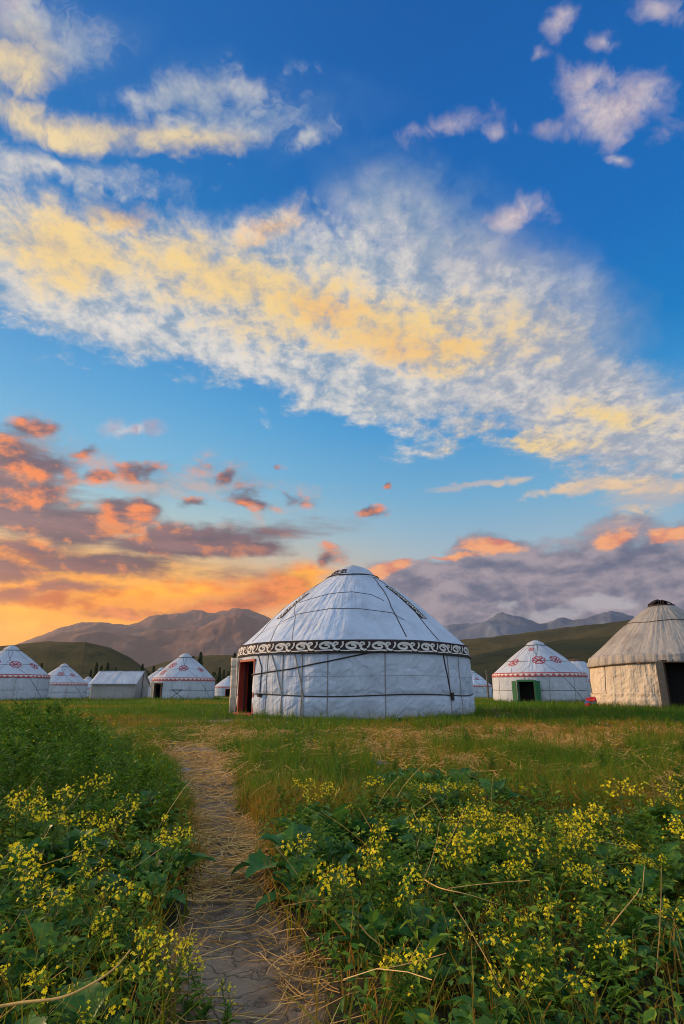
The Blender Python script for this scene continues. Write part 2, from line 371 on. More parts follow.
M['beige_wall'] = canvas('cream_canvas', (.58, .50, .39), (.34, .28, .21), .55, 4.2, .25)
M['tent'] = canvas('grey_tent_canvas', (.38, .38, .37), (.25, .25, .24), .5, 1.2, .3)
M['rope'] = simple('dark_rope', (.028, .022, .02), (.06, .045, .04), .9, 30)
M['tape'] = simple('grey_webbing', (.20, .19, .18), (.30, .28, .26), .9, 20)
M['black_felt'] = simple('black_felt', (.022, .017, .018), (.045, .03, .03), .95, 12)
M['white_felt'] = simple('white_applique_felt', (.70, .68, .64), (.50, .47, .42), .9, 9)
M['red_felt'] = simple('red_applique_felt', (.30, .035, .045), (.42, .07, .08), .9, 9)
M['red_paint'] = simple('red_painted_wood', (.36, .045, .022), (.22, .03, .02), .55, 8)
M['green_paint'] = simple('green_painted_wood', (.02, .15, .055), (.015, .09, .04), .55, 8)
M['old_wood'] = simple('weathered_board', (.19, .16, .12), (.09, .07, .055), .85, 5)
M['dark_wood'] = simple('smoke_dark_wood', (.035, .022, .016), (.07, .04, .025), .8, 8)
M['dark_cloth_shade'] = simple('dark_cloth_and_shade', (.012, .010, .010), (.02, .016, .015), .95, 4)  # near-black: crown flap cloth, and sheets standing for shade in doorways
M['brown_trim'] = simple('brown_edging', (.11, .06, .03), (.06, .035, .02), .9, 10)
M['red_cloth'] = simple('red_blanket', (.38, .02, .03), (.20, .015, .03), .9, 8)
M['blue_cloth'] = simple('blue_blanket', (.04, .10, .28), (.03, .06, .16), .9, 8)
M['beam'] = simple('bare_timber', (.26, .17, .10), (.16, .10, .06), .8, 6)
# ------------------------------------------------------------------ lie of the land
def land(x, y):
    """height of the meadow (numpy friendly): level near the camera, falling away very gently beyond 25 m"""
    x = np.asarray(x, float); y = np.asarray(y, float)
    d = np.hypot(x, y)
    s = -.010 * np.clip(d - 25, 0, 120)
    near = .022 * np.sin(x * 1.3 + .6 * y) * np.sin(y * .9 - .5) + .012 * np.sin(3.1 * x + 1.7) * np.sin(2.7 * y + .4 * x) + .006 * np.sin(7 * x + 2 * y) * np.sin(6.1 * y)
    far = .10 * np.sin(x * .11 + 1) * np.sin(y * .083) * np.clip((d - 18) / 40, 0, 1)
    return s + near * np.clip(1.3 - d / 40, .2, 1) + far
def gz(x, y): return float(land(x, y))
def ground_pt(px, py):
    d = ray(px, py); p = Vector((0, 0, EYE))
    t = -EYE / min(d.z, -1e-4)
    for _ in range(12):
        q = p + d * t; t = (gz(q.x, q.y) - EYE) / min(d.z, -1e-4)
    return p + d * t
# ------------------------------------------------------------------ meadow sheet, path and dry areas
PATH = [(258, 1120, 95), (246, 1024, 82), (240, 980, 72), (234, 940, 60), (231, 900, 42), (229, 860, 33), (222, 825, 29), (214, 800, 26), (207, 780, 25), (200, 765, 27), (194, 752, 28), (192, 744, 26)]
pc = []
for (x_, y_, hw) in PATH:
    a = ground_pt(x_, y_); b_ = ground_pt(x_ + hw, y_); pc.append((a.x, a.y, b_.x - a.x))
pc = np.array([(pc[0][0] + .15, -3, pc[0][2])] + pc)
def path_mask(x, y):
    cx_ = np.interp(y, pc[:, 1], pc[:, 0]); hw = np.interp(y, pc[:, 1], pc[:, 2])
    w = .14 * np.sin(y * 4.1 + x * 2) + .10 * np.sin(y * 9.3 + 1) + .07 * np.sin(x * 9 + y * 17)
    d = np.abs(x - cx_) / (hw * (1 + w))
    end = np.clip((pc[-1, 1] + .8 - y) / 1.5, 0, 1)
    step = np.clip(1.5 - np.hypot((x - BARE[0]) / 1.9, (y - BARE[1]) / .9), 0, 1)
    return np.maximum(np.clip((1.25 - d) / .5, 0, 1) * end, step * .8)
BARE = tuple(ground_pt(207, 721))[:2]
def gpx(px, py): q = ground_pt(px, py); return q.x, q.y
DRY = [(gpx(190, 738), 2.3, 1.8), (gpx(250, 752), 1.6, 1.1), (gpx(560, 772), 1.7, 1.3), (gpx(470, 765), 1.3, .9), (gpx(395, 752), 1.2, 1.2), (gpx(640, 800), .9, .7), (gpx(300, 745), 1.5, 1.2),
       (gpx(620, 745), 3.0, 1.6), (gpx(440, 740), 3.0, 1.2), (gpx(520, 728), 4.5, 2.2), (gpx(330, 765), .9, .6), (gpx(678, 940), .35, .35), (gpx(170, 728), 3.0, 2.0), (gpx(590, 800), .8, .35), (gpx(250, 780), .5, .5)]
def dry_mask(x, y):
    m = np.zeros_like(np.asarray(x, float))
    for (c, rx, ry) in DRY: m = np.maximum(m, np.clip(1.35 - np.hypot((x - c[0]) / rx, (y - c[1]) / ry), 0, 1))
    n = .42 + .38 * np.sin(x * 2.3 + 1.2 * np.sin(y * 1.7)) + .22 * np.sin(y * 3.7 + 1.5 * np.sin(x * 1.9))
    return np.clip(m * (.02 + 1.0 * n), 0, 1)
def left_edge(y):            # where the tall weeds on the left stop
    cx_ = np.interp(y, pc[:, 1], pc[:, 0] - pc[:, 2] * 1.05)
    far = np.interp(y, [4.5, 6, 8, 11, 14], [gpx(196, 800)[0] / gpx(196, 800)[1] * 4.5, -.305 * 6, -.345 * 8, -.38 * 11, -.42 * 14])
    return np.where(y < 4.5, np.minimum(cx_, 0), far)
def right_edge(y): return np.interp(y, pc[:, 1], pc[:, 0] + pc[:, 2] * 1.0)

def axis(near0, near1, step, far0, far1):
    a = list(np.arange(near0, near1, step)); s = step; v = near1
    while v < far1: a.append(v); s *= 1.11; v += s
    a.append(far1); s = step; v = near0; b_ = []
    while v > far0: s *= 1.11; v -= s; b_.append(max(v, far0))
    return np.array(sorted(set(b_ + a)))
gx = axis(-3.2, 3.4, .035, -6900, 6900); gy = axis(.6, 8.5, .035, -6900, 6900)
XX, YY = np.meshgrid(gx, gy); ZZ = land(XX, YY)
pm = path_mask(XX, YY)
ZZ = ZZ - .035 * pm * (YY < 30)
def fbm2(x, y, f, o=4):
    v = 0; a = 1
    for i in range(o): v = v + a * np.sin(x * f + 1.3 * i + 1.7 * np.sin(y * f * .7 + i)) * np.sin(y * f * 1.1 + 2.1 * i + 1.3 * np.sin(x * f * .9)); f *= 1.93; a *= .55
    return v
near = np.clip(1 - np.hypot(XX, YY) / 12, 0, 1)
ZZ = ZZ + .010 * fbm2(XX, YY, 9, 4) * near
nx, ny = len(gx), len(gy)
idx = np.arange(nx * ny).reshape(ny, nx)
F = np.stack([idx[:-1, :-1], idx[:-1, 1:], idx[1:, 1:], idx[1:, :-1]], -1).reshape(-1, 4)
gm, b, out = new_mat('meadow_ground')
P = b.n('ShaderNodeTexCoord').outputs['Object']
a1 = b.n('ShaderNodeAttribute'); a1.attribute_name = 'path'; a2 = b.n('ShaderNodeAttribute'); a2.attribute_name = 'dry'
n1 = b.noise(P, 1.3, 8, .62); n2 = b.noise(P, 14, 6, .65); n3 = b.noise(P, .05, 6, .6)
dist = b.v('LENGTH', P, out=1)
vor = b.n('ShaderNodeTexVoronoi', feature='DISTANCE_TO_EDGE'); b.put(vor.inputs['Vector'], b.v('ADD', P, b.scale(b.noise(P, 5, 4, .6, out='Color'), .25))); vor.inputs['Scale'].default_value = 8.0
crack = b.smooth(vor.outputs['Distance'], 0, .035)
soil = b.mix(b.smooth(n2, .35, .7), (.12, .082, .052), (.26, .185, .12))
soil = b.mix(b.smooth(n1, .4, .65), soil, (.33, .25, .17))
soil = b.mix(b.m('MULTIPLY', b.m('MULTIPLY', b.m('SUBTRACT', 1.0, crack), b.smooth(n1, .42, .6)), .42), soil, (.04, .03, .022))
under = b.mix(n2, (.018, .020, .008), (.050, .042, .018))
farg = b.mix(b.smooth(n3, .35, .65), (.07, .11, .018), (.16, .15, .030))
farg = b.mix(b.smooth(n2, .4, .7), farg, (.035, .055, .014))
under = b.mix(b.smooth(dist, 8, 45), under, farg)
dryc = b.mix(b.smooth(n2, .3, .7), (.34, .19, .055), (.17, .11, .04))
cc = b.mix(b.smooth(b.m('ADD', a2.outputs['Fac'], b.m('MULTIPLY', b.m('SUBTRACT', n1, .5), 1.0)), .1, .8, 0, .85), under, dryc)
pf = b.smooth(b.m('ADD', a1.outputs['Fac'], b.m('MULTIPLY', b.m('SUBTRACT', n2, .5), .9)), .25, .75)
cc = b.mix(pf, cc, soil)
hb = b.m('ADD', b.m('MULTIPLY', n2, .02), b.m('ADD', b.m('MULTIPLY', b.m('MULTIPLY', crack, pf), .008), b.m('MULTIPLY', b.noise(P, 90, 4, .7), .004)))
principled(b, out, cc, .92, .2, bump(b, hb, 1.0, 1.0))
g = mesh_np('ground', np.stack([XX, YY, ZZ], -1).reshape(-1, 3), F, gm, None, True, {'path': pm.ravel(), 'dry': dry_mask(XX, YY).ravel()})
tag(g, kind='structure')

# ------------------------------------------------------------------ hills and mountains
def hill(name, pts, D0, D1, mat, rough=.12, peak=.45, nb=220, nd=60, jag=0.0, f=1.0):
    """land rising between distances D0 and D1; its skyline passes through the given directions"""
    bz = sorted((math.atan2(ray(px, py).x, ray(px, py).y), math.tan(math.asin(ray(px, py).z)) * 1.0 / 1.0, ray(px, py)) for px, py in pts)
    B_ = np.array([q[0] for q in bz]); E_ = np.array([q[2].z / math.hypot(q[2].x, q[2].y) for q in bz])
    bb = np.linspace(B_[0], B_[-1], nb); Dr = D0 + (D1 - D0) * peak
    V = []
    for j in range(nd + 1):
        t = j / nd; d = D0 + (D1 - D0) * t
        q = (t / peak if t < peak else (1 - t) / (1 - peak)); s = q * q * (3 - 2 * q)
        for i, a in enumerate(bb):
            e = float(np.interp(a, B_, E_)); H = max(EYE + e * Dr, -3) + 1.4
            edge = min(1, i / 8, (nb - 1 - i) / 8)
            x, y = math.sin(a) * d, math.cos(a) * d
            n = mnoise.fractal(Vector((x, y, 0)) / (Dr * .09) * f, .8, 2.1, 6)
            rg = (1 - abs(mnoise.noise(Vector((x, y, 7)) / (Dr * .06) * f))) - .75
            V.append((x, y, -1.6 + (H * s * (1 + rough * n * (1 - .75 * s) + jag * rg * (1.15 - s)) + (H * .035 * n * jag * 4) * s) * (edge if edge < 1 else 1)))
    V = np.array(V); I = np.arange((nd + 1) * nb).reshape(nd + 1, nb)
    F = np.stack([I[:-1, :-1], I[:-1, 1:], I[1:, 1:], I[1:, :-1]], -1).reshape(-1, 4)
    o = mesh_np(name, V, F, mat, None, True); tag(o, kind='structure'); return o
def hill_mat(name, c1, c2, c3, s):
    m, b, out = new_mat(name); P = b.n('ShaderNodeTexCoord').outputs['Object']
    n = b.noise(P, s, 8, .62); n2 = b.noise(b.v('MULTIPLY', P, (1, 1, .3)), s * 7, 6, .6)
    cc = b.mix(b.smooth(n, .38, .62), c1, c2); cc = b.mix(b.smooth(n2, .5, .72), cc, c3)
    principled(b, out, cc, .95, .05, bump(b, n2, .8 / s * .02, .6)); return m
hg = hill_mat('grassy_hill', (.075, .060, .022), (.045, .042, .016), (.026, .028, .012), .012)
hd = hill_mat('dark_green_hill', (.020, .028, .014), (.040, .040, .017), (.012, .018, .009), .008)
hb = hill_mat('haze_blue_rock_slopes', (.13, .15, .19), (.09, .105, .14), (.20, .22, .25), .0012)  # bluish distance haze painted into the rock colour
hr = hill_mat('hazed_rock_slopes', (.24, .14, .11), (.19, .115, .09), (.27, .165, .13), .0012)  # reddish brown rock, raised paler and warmer to carry the haze
hill('near_hill', [(-60, 652), (-20, 648), (20, 645), (50, 642), (85, 642), (110, 648), (130, 658), (150, 672), (172, 690)], 330, 900, hg, .10)
hill('low_hill', [(90, 690), (130, 672), (165, 662), (200, 656), (235, 655), (300, 656), (360, 662), (420, 672), (455, 688)], 700, 1500, hg, .12)
hill('front_slope', [(300, 690), (400, 672), (440, 663), (480, 654), (520, 646), (560, 641), (600, 638), (640, 634), (700, 630), (800, 622), (900, 620)], 420, 1000, hd, .10)
hill('long_ridge', [(360, 668), (420, 648), (465, 640), (520, 634), (560, 629), (600, 625), (632, 621), (680, 619), (760, 612), (860, 606)], 900, 2200, hg, .12)
hill('mountains', [(-100, 662), (-20, 655), (20, 646), (45, 638), (70, 634), (100, 631), (150, 634), (200, 628), (225, 620), (242, 617), (262, 622), (300, 640), (340, 650), (400, 660), (440, 670)], 2000, 3600, hr, .2, .5, 300, 80, .14, 1.2)
hill('far_mountains', [(-60, 664), (0, 652), (30, 640), (50, 633), (70, 628), (98, 622), (120, 624), (140, 622), (165, 617), (190, 614), (202, 612), (215, 616), (232, 613), (248, 610), (262, 615), (285, 626), (330, 640), (400, 655)], 3400, 5600, hr, .2, .5, 320, 80, .14, 1.2)
hill('snow_mountains', [(330, 655), (400, 640), (430, 632), (447, 626), (480, 622), (505, 615), (520, 618), (540, 627), (562, 620), (590, 618), (610, 612), (625, 616), (645, 622), (700, 616), (760, 620), (850, 640)], 4200, 6800, hb, .2, .5, 320, 80, .18, 1.4)
# ------------------------------------------------------------------ felt tents (yurts)
class Yurt:
    """surface of revolution: wall, shoulder, roof cone, smoke-hole ring and cap; phi = 0 faces the camera, grows to the left"""
    def __init__(s, name, label, px, D, r, wall=1.8, ring_r=1.3, ring_z=4.6, apex=5.1, group=None, bulge=0.0, sink=0.04, shoulder=.28, rise=.30):
        p = at(px, D); s.c = Vector((p.x, p.y, gz(p.x, p.y) - sink))
        s.az = math.atan2(p.x, p.y)
        s.root = empty(name, s.c, -s.az); tag(s.root, label, 'yurt', group)
        s.r, s.wall, s.rr, s.rz, s.ap = r, wall, ring_r, ring_z, apex
        sh_r, sh_z = r * .968, wall + rise; s.sh_r, s.sh_z = sh_r, sh_z
        s.prof = [(0, r), (wall * .5, r * .995), (wall, r * .985), (wall + rise * .5, r * .972), (sh_z, sh_r)]
        N = 10
        for i in range(1, N + 1):
            t = i / N; z = sh_z + (ring_z - sh_z) * t
            s.prof.append((z, sh_r + (ring_r - sh_r) * t + bulge * math.sin(math.pi * t ** 1.4)))
        for i in range(1, 9):
            t = i / 8; s.prof.append((ring_z + (apex - ring_z) * t, ring_r * (1 - t ** 1.7) ** .9 + .001))
        s.zs = [q[0] for q in s.prof]; s.rs = [q[1] for q in s.prof]
        s.seed = random.random() * 50; s.hp = []; s.vp = []; s.pleat = 0; s.fold = .018
    def rad(s, z): return float(np.interp(z, s.zs, s.rs))
    def disp(s, phi, z):
        d = s.fold * mnoise.noise(Vector((phi * s.r * 1.1, z * .55, s.seed))) + s.fold * .6 * mnoise.noise(Vector((phi * s.r * 3.0 + z * .8, z * .9, s.seed + 9)))
        if z > s.sh_z: d *= max(.25, 1 - (z - s.sh_z) / (s.rz - s.sh_z) * .6)
        for zz, dd in s.hp: d -= dd * math.exp(-((z - zz) / .07) ** 2)
        if z < s.wall + .1:
            for pp in s.vp: d -= .022 * math.exp(-(((phi - pp) * s.r) / .10) ** 2)
        if s.pleat and z > s.sh_z: d += .03 * math.cos(phi * s.pleat) * max(0, 1 - (z - s.sh_z) / (s.rz - s.sh_z)) 
        return d
    def P(s, phi, z, off=0.0):           # local coordinates
        rr = s.rad(z) + s.disp(phi, z) + off
        return Vector((-math.sin(phi) * rr, -math.cos(phi) * rr, z))
    def hit(s, px, py):
        """where a sight line meets this tent: (phi, z)"""
        d = ray(px, py); o = Vector((0, 0, EYE)) - s.c
        rot = Matrix.Rotation(s.az, 3, 'Z'); d = rot @ d; o = rot @ o
        best = None; t = s.c.length - s.r - 1; prev = None
        for i in range(4000):
            q = o + d * t; f = math.hypot(q.x, q.y) - s.rad(min(max(q.z, 0), s.ap))
            if best is None or f < best[0]: best = (f, q.copy())
            if f < 0: break
            t += .004 if f < .1 else f * .5
            if f > 3 and t > s.c.length + s.r: break
        q = best[1]; return math.atan2(-q.x, -q.y), q.z
    def sheet(s, name, z0, z1, nz, nphi, mat, p0=-math.pi, p1=math.pi, off=0.0, hole=None, thick=0, zfun=None, smooth=True, parent=None):
        V = []; F = []
        for j in range(nz + 1):
            for i in range(nphi + 1):
                ph = p0 + (p1 - p0) * i / nphi; z = z0 + (z1 - z0) * j / nz
                if zfun: z = zfun(ph, j / nz)
                V.append(s.P(ph, z, off(ph, z) if callable(off) else off))
        for j in range(nz):
            for i in range(nphi):
                if hole:
                    ph = p0 + (p1 - p0) * (i + .5) / nphi; z = z0 + (z1 - z0) * (j + .5) / nz
                    if any(h[0] < ph < h[1] and z < h[2] for h in hole): continue
                a = j * (nphi + 1) + i; F.append((a, a + nphi + 1, a + nphi + 2, a + 1))
        o = mesh_np(name, np.array(V), F, mat, parent or s.root, smooth)
        if thick: m = o.modifiers.new('thickness', 'SOLIDIFY'); m.thickness = thick; m.offset = -1
        return o
    def rope(s, pts, rad=.014, mat=None, name='rope', n=24, off=.006, flat=False):
        """a line laid over the cloth through (phi, z) stations"""
        out = []
        for (a, b_) in zip(pts[:-1], pts[1:]):
            L = max(2, int(math.hypot((b_[0] - a[0]) * s.r, b_[1] - a[1]) / .12))
            for k in range(L): t = k / L; out.append((a[0] + (b_[0] - a[0]) * t, a[1] + (b_[1] - a[1]) * t))
        out.append(pts[-1]); mb = MB()
        mb.tube([s.P(ph, z, off) for ph, z in out], rad, 5); return mb.build(name, mat or M['rope'], s.root, True)
    def ropepx(s, pts, **k): return s.rope([s.hit(*p) for p in pts], **k)
    def ring(s, z, rad=.014, mat=None, p0=-math.pi, p1=math.pi, wob=.01, name='rope', off=.006):
        n = 140; mb = MB(); ph = [p0 + (p1 - p0) * i / n for i in range(n + 1)]
        mb.tube([s.P(p, z + wob * math.sin(p * 5 + s.seed), off) for p in ph], rad, 5, False); return mb.build(name, mat or M['rope'], s.root, True)
    def ribbon(s, name, curves, width, mat, place, parent=None, off=.012):
        """flat applique: 2-D centre lines (u along, v across), laid on the tent through place(u, v) -> (phi, z)"""
        V = []; F = []
        for cv, wf in curves:
            n = len(cv); base = len(V)
            for i, (u, v) in enumerate(cv):
                a = cv[max(i - 1, 0)]; c_ = cv[min(i + 1, n - 1)]; dx, dy = c_[0] - a[0], c_[1] - a[1]; L = math.hypot(dx, dy) or 1
                w = width * wf(i / (n - 1)) / 2; nx, ny = -dy / L * w, dx / L * w
                V.append(s.P(*place(u + nx, v + ny), off)); V.append(s.P(*place(u - nx, v - ny), off))
            for i in range(n - 1): a = base + 2 * i; F.append((a, a + 1, a + 3, a + 2))
        o = mesh_np(name, np.array(V), F, mat, parent or s.root)
        m = o.modifiers.new('thickness', 'SOLIDIFY'); m.thickness = .004; m.offset = 0
        return o
    def door(s, phi0, phi1, h, frame_mat, jamb=.10, depth=.16, leaf=None, sill=True, out=.05):
        pc = (phi0 + phi1) / 2; w = 2 * s.r * math.sin((phi1 - phi0) / 2); rr = s.r * math.cos((phi1 - phi0) / 2) + out
        Mx = Matrix.Rotation(-pc, 3, 'Z')
        def L(x, y, z): return Mx @ Vector((x, -rr - y, z))         # x across the doorway, y outwards
        def part(name, cx_, cz, sx, sz, cy=0, sy=depth, mat=frame_mat):
            mb = MB(); mb.box(L(cx_, cy, cz), (sx, sy, sz), Mx); return mb.build(name, mat, fr, False, .006)
        mb = MB()
        for sx in (-1, 1): mb.box(L(sx * (w / 2 - jamb / 2), 0, h / 2), (jamb, depth, h), Mx)
        mb.box(L(0, .003, h - jamb / 2 + .002), (w - .002, depth + .01, jamb), Mx)
        fr = mb.build('door_frame', frame_mat, s.root, False, .006)
        if sill: part('threshold', 0, .09, w + .10, .18, .06, depth + .10)
        for sx in (-1, 1):                                         # inner rebate strips
            part('door_stop', sx * (w / 2 - jamb - .02), h / 2, .035, h - .1, -.04, .05, mat=M['dark_wood'])
        return fr, L, w, Mx

def horn_band(s, name, z0, z1, n, mat, parent=None, p0=-math.pi, p1=math.pi, width=.05, off=.014):
    """running ram's-horn scroll"""
    H = z1 - z0; U = (p1 - p0) * s.r / n; cur = []
    def sp(cx_, cy_, rx, ry, r1, a0, a1, m=24):
        return [(cx_ + rx * (1 + (r1 - 1) * t) * math.cos(a0 + (a1 - a0) * t), cy_ + ry * (1 + (r1 - 1) * t) * math.sin(a0 + (a1 - a0) * t)) for t in [i / (m - 1) for i in range(m)]]
    for k in range(n):
        u0 = k * U + U * .5
        cur.append(([(u0 - U * .5, H * .20), (u0 - U * .42, H * .13), (u0 - U * .33, H * .2), (u0 - U * .27, H * .36)], lambda t: .6 + .5 * t))
        cur.append((sp(u0 + U * .04, H * .50, U * .32, H * .40, .22, R(198), R(198 - 500)), lambda t: 1.1 - .45 * t))
        cur.append((sp(u0 - U * .36, H * .72, U * .13, H * .20, .25, R(-80), R(-80 + 380), 14), lambda t: .8 - .3 * t))
        cur.append(([(u0 - U * .26 + U * .74 * t, H * (.09 + .03 * math.sin(t * 6))) for t in [i / 6 for i in range(7)]], lambda t: .55 - .2 * t))
        cur.append(([(u0 + U * .40, H * .92), (u0 + U * .38, H * .70), (u0 + U * .42, H * .5), (u0 + U * .48, H * .34)], lambda t: .9 - .4 * t))
    place = lambda u, v: (p0 + u / s.r, z0 + v)
    return s.ribbon(name, cur, width, mat, place, parent, off)

def motif_row(s, name, z0, z1, n, mat, parent=None, p0=-math.pi, p1=math.pi):
    """row of small crosses and hooks, as the red bands of the small tents"""
    H = z1 - z0; U = (p1 - p0) * s.r / n; cur = []; one = lambda t: 1.0
    for k in range(n):
        u = (k + .5) * U
        cur += [([(u - U * .3, H * .2), (u, H * .8), (u + U * .3, H * .2)], one), ([(u - U * .12, H * .3), (u + U * .12, H * .3)], one)]
    cur += [([(i * U, H * .02) for i in range(n + 1)], one), ([(i * U, H * .98) for i in range(n + 1)], one)]
    return s.ribbon(name, cur, H * .26, mat, lambda u, v: (p0 + u / s.r, z0 + v), parent, .055)

def roof_motif(s, phi, zc, size, mat):
    """red horn cross on a roof panel"""
    cur = []
    for k in range(4):
        a = k * math.pi / 2 + math.pi / 4
        def rot(u, v): return (u * math.cos(a) - v * math.sin(a), u * math.sin(a) + v * math.cos(a))
        cur.append(([rot(size * t, 0) for t in (0, .3, .6)], lambda t: 1.2))
        for sg in (-1, 1):
            cur.append(([rot(size * (.55 + .25 * math.sin(t * 4.2)), sg * size * (.02 + .42 * (1 - math.cos(t * 4.2)) / 2)) for t in [i / 9 for i in range(10)]], lambda t: 1 - .4 * t))
    sl = (s.sh_r - s.rr) / (s.rz - s.sh_z); cosl = 1 / math.hypot(1, sl)
    def place(u, v):
        z = zc + v * cosl; return phi + u / max(s.rad(z), .5), z
    return s.ribbon('roof_ornament', cur, size * .19, mat, place, None, .03)

# ---------- the large white yurt in the middle
Y = Yurt('yurt', 'large white yurt with black and white scroll band, nearest the path', 353.6, 20.3, 4.0, 1.86, .72, 4.74, 5.14, rise=.33, sink=.10, bulge=.20)
# bearing of the centre is px 352.6 at mid height
LV = [Y.hit(px, 690)[0] for px in (265.5, 281.5, 301.5, 327.5, 385.5, 450.5, 462)]
d0, d1 = R(48), R(65)
Y.fold = .055
Y.hp = [(.70, .03)]; Y.vp = LV
Y.sheet('wall', 0, 1.86, 34, 340, M['white'], hole=[(d0 + .015, d1, 1.72)], thick=.012)
Y.sheet('roof', 1.84, 4.76, 40, 300, M['white'], off=lambda p, z: .016, thick=.012)
# cap cloth over the smoke hole, its rim hanging a little over the roof
cap = Y.sheet('crown_cover', 4.64, 5.14, 16, 96, M['white'], off=lambda p, z: .045 + .02 * math.sin(5 * p), thick=.015, zfun=lambda p, t: 4.62 + .05 * math.sin(4 * p + .6) + (.52 - .05 * math.sin(4 * p + .6)) * t)
Y.ring(4.66, .022, name='crown_rope', off=.075)
horn_band(Y, 'crown_trim', 4.72, 4.90, 4, M['black_felt'], p0=R(15), p1=R(120), width=.05, off=.075)
band = Y.sheet('ornament_band', 1.86, 2.19, 5, 300, M['black_felt'], off=.034, thick=.006)
horn_band(Y, 'scroll_applique', 1.88, 2.17, 33, M['white_felt'], band, width=.070, off=.042)
Y.ring(1.85, .020, name='rope', off=.044); Y.ring(2.20, .012, name='rope', off=.036)
Y.ring(.70, .019, name='rope', p0=-math.pi, p1=d0 - .02, wob=.03)
Y.ring(.70, .019, name='rope', p0=d1 + .04, p1=math.pi, wob=.03)
# webbing and ropes down the wall
for k, ph in enumerate(LV):
    Y.rope([(ph + .008 * math.sin(k), 1.85), (ph, .7), (ph + .004, .02)], rad=.016 if k not in (1, 2) else .022, mat=M['tape'], name='webbing')
for zz in (1.22,): Y.ring(zz, .005, mat=M['tape'], name='seam', p0=-2.6, p1=d0 - .02, wob=.015, off=.0)
# lines over the roof, then down the wall
Y.ropepx([(333, 572), (306, 596), (283, 618), (270, 642), (276, 668), (281, 692), (282, 714)], rad=.019, mat=M['tape'], name='webbing')
Y.ropepx([(310, 587), (296, 617), (293, 643), (298, 670), (303, 693), (303, 716)], rad=.019, mat=M['tape'], name='webbing')
Y.ropepx([(368, 574), (379, 585), (391, 607), (406, 637)], rad=.022)
Y.ropepx([(372, 576), (399, 596), (425, 625), (441, 648), (446, 670), (452, 697)], rad=.024)
Y.ropepx([(253, 675), (290, 669), (330, 661), (368, 653), (384, 651)], rad=.020)
Y.ropepx([(300, 603), (330, 594), (352, 592), (372, 595), (384, 601)], rad=.018)
Y.ropepx([(283, 622), (300, 614), (330, 609), (360, 609), (392, 613), (404, 620)], rad=.018)
Y.ropepx([(318, 580), (290, 604), (262, 632), (252, 642)], rad=.018)
Y.ropepx([(256, 636), (300, 617)], rad=.010)
Y.ropepx([(258, 648), (262, 668), (260, 692)], rad=.016)
mb = MB(); mb.box(Y.P(Y.hit(452, 697)[0], .66, .05), (.10, .08, .22), Matrix.Rotation(.5, 3, 'Z')); mb.build('rope_knot', M['rope'], Y.root, False, .02)
mb = MB(); mb.box(Y.P(Y.hit(260, 694)[0], .70, .05), (.14, .12, .10), Matrix.Rotation(-1, 3, 'Z')); mb.build('rope_knot', M['rope'], Y.root, False, .02)
# patterned strips running down the roof, right and left
def strip(Yx, ph, za, zb, w):
    sl = (Yx.sh_r - Yx.rr) / (Yx.rz - Yx.sh_z); L = (zb - za) * math.hypot(1, sl)
    nz = 16; V = []; F = []
    for j in range(nz + 1):
        z = za + (zb - za) * j / nz
        for i in range(5): V.append(Yx.P(ph + (i / 4 - .5) * w / Yx.rad(z), z, .032))
    F = [(j * 5 + i, (j + 1) * 5 + i, (j + 1) * 5 + i + 1, j * 5 + i + 1) for j in range(nz) for i in range(4)]
    o = mesh_np('roof_strip', np.array(V), F, M['black_felt'], Yx.root)
    n = max(2, int(L / .42)); U = L / n; cur = []
    for k in range(n):
        u = (k + .5) * U
        for sg in (1, -1):
            cur.append(([(u + sg * U * .22 + (.11 - .08 * t) * U * 2 * math.cos(sg * (R(200) - R(420) * t)), sg * w * .06 + w * (.34 - .26 * t) * math.sin(R(200) - R(420) * t)) for t in [i / 13 for i in range(14)]], lambda t: 1 - .4 * t))
    def place(u, v):
        z = za + (zb - za) * u / L; return ph + v / Yx.rad(z), z
    Yx.ribbon('scroll_applique', cur, .042, M['white_felt'], place, o, .042)
a = Y.hit(412, 603)[0]; strip(Y, a + .17, 3.0, 4.2, .34)
a = Y.hit(290, 603)[0]; strip(Y, a - .34, 3.05, 3.95, .34)
# doorway on the left flank
fr, L, w, Mx = Y.door(d0, d1, 1.74, M['red_paint'], jamb=.07, depth=.30, out=-.15)
mb = MB(); mb.box(L(-.1, -.75, .87), (2.0, .03, 1.74), Mx); mb.build('doorway_shade', M['dark_cloth_shade'], Y.root)  # dark sheet added inside the doorway, stands for interior shade
def flap(s, L, x0, x1, z1, z0, kick, mat, outw=.16, name='door_flap', ny=14, fan=0.0):
    V = []; F = []; nx = 6
    for j in range(ny + 1):
        t = j / ny; z = z1 + (z0 - z1) * t
        for i in range(nx + 1):
            u = i / nx; V.append(L(x0 + (x1 - x0) * u + kick * max(0, t - .62) * 1.0, outw + u * fan + .05 * math.sin(u * 9 + t * 2) + .25 * max(0, t - .65) * kick, z))
    for j in range(ny):
        for i in range(nx): a_ = j * (nx + 1) + i; F.append((a_, a_ + 1, a_ + nx + 2, a_ + nx + 1))
    o = mesh_np(name, np.array(V), F, mat, s.root, True); m = o.modifiers.new('thickness', 'SOLIDIFY'); m.thickness = .03
    return o
flap(Y, L, -w / 2 + .02, -w / 2 - .34, 1.82, .10, -.60, M['beige_wall'], .16, fan=.12)
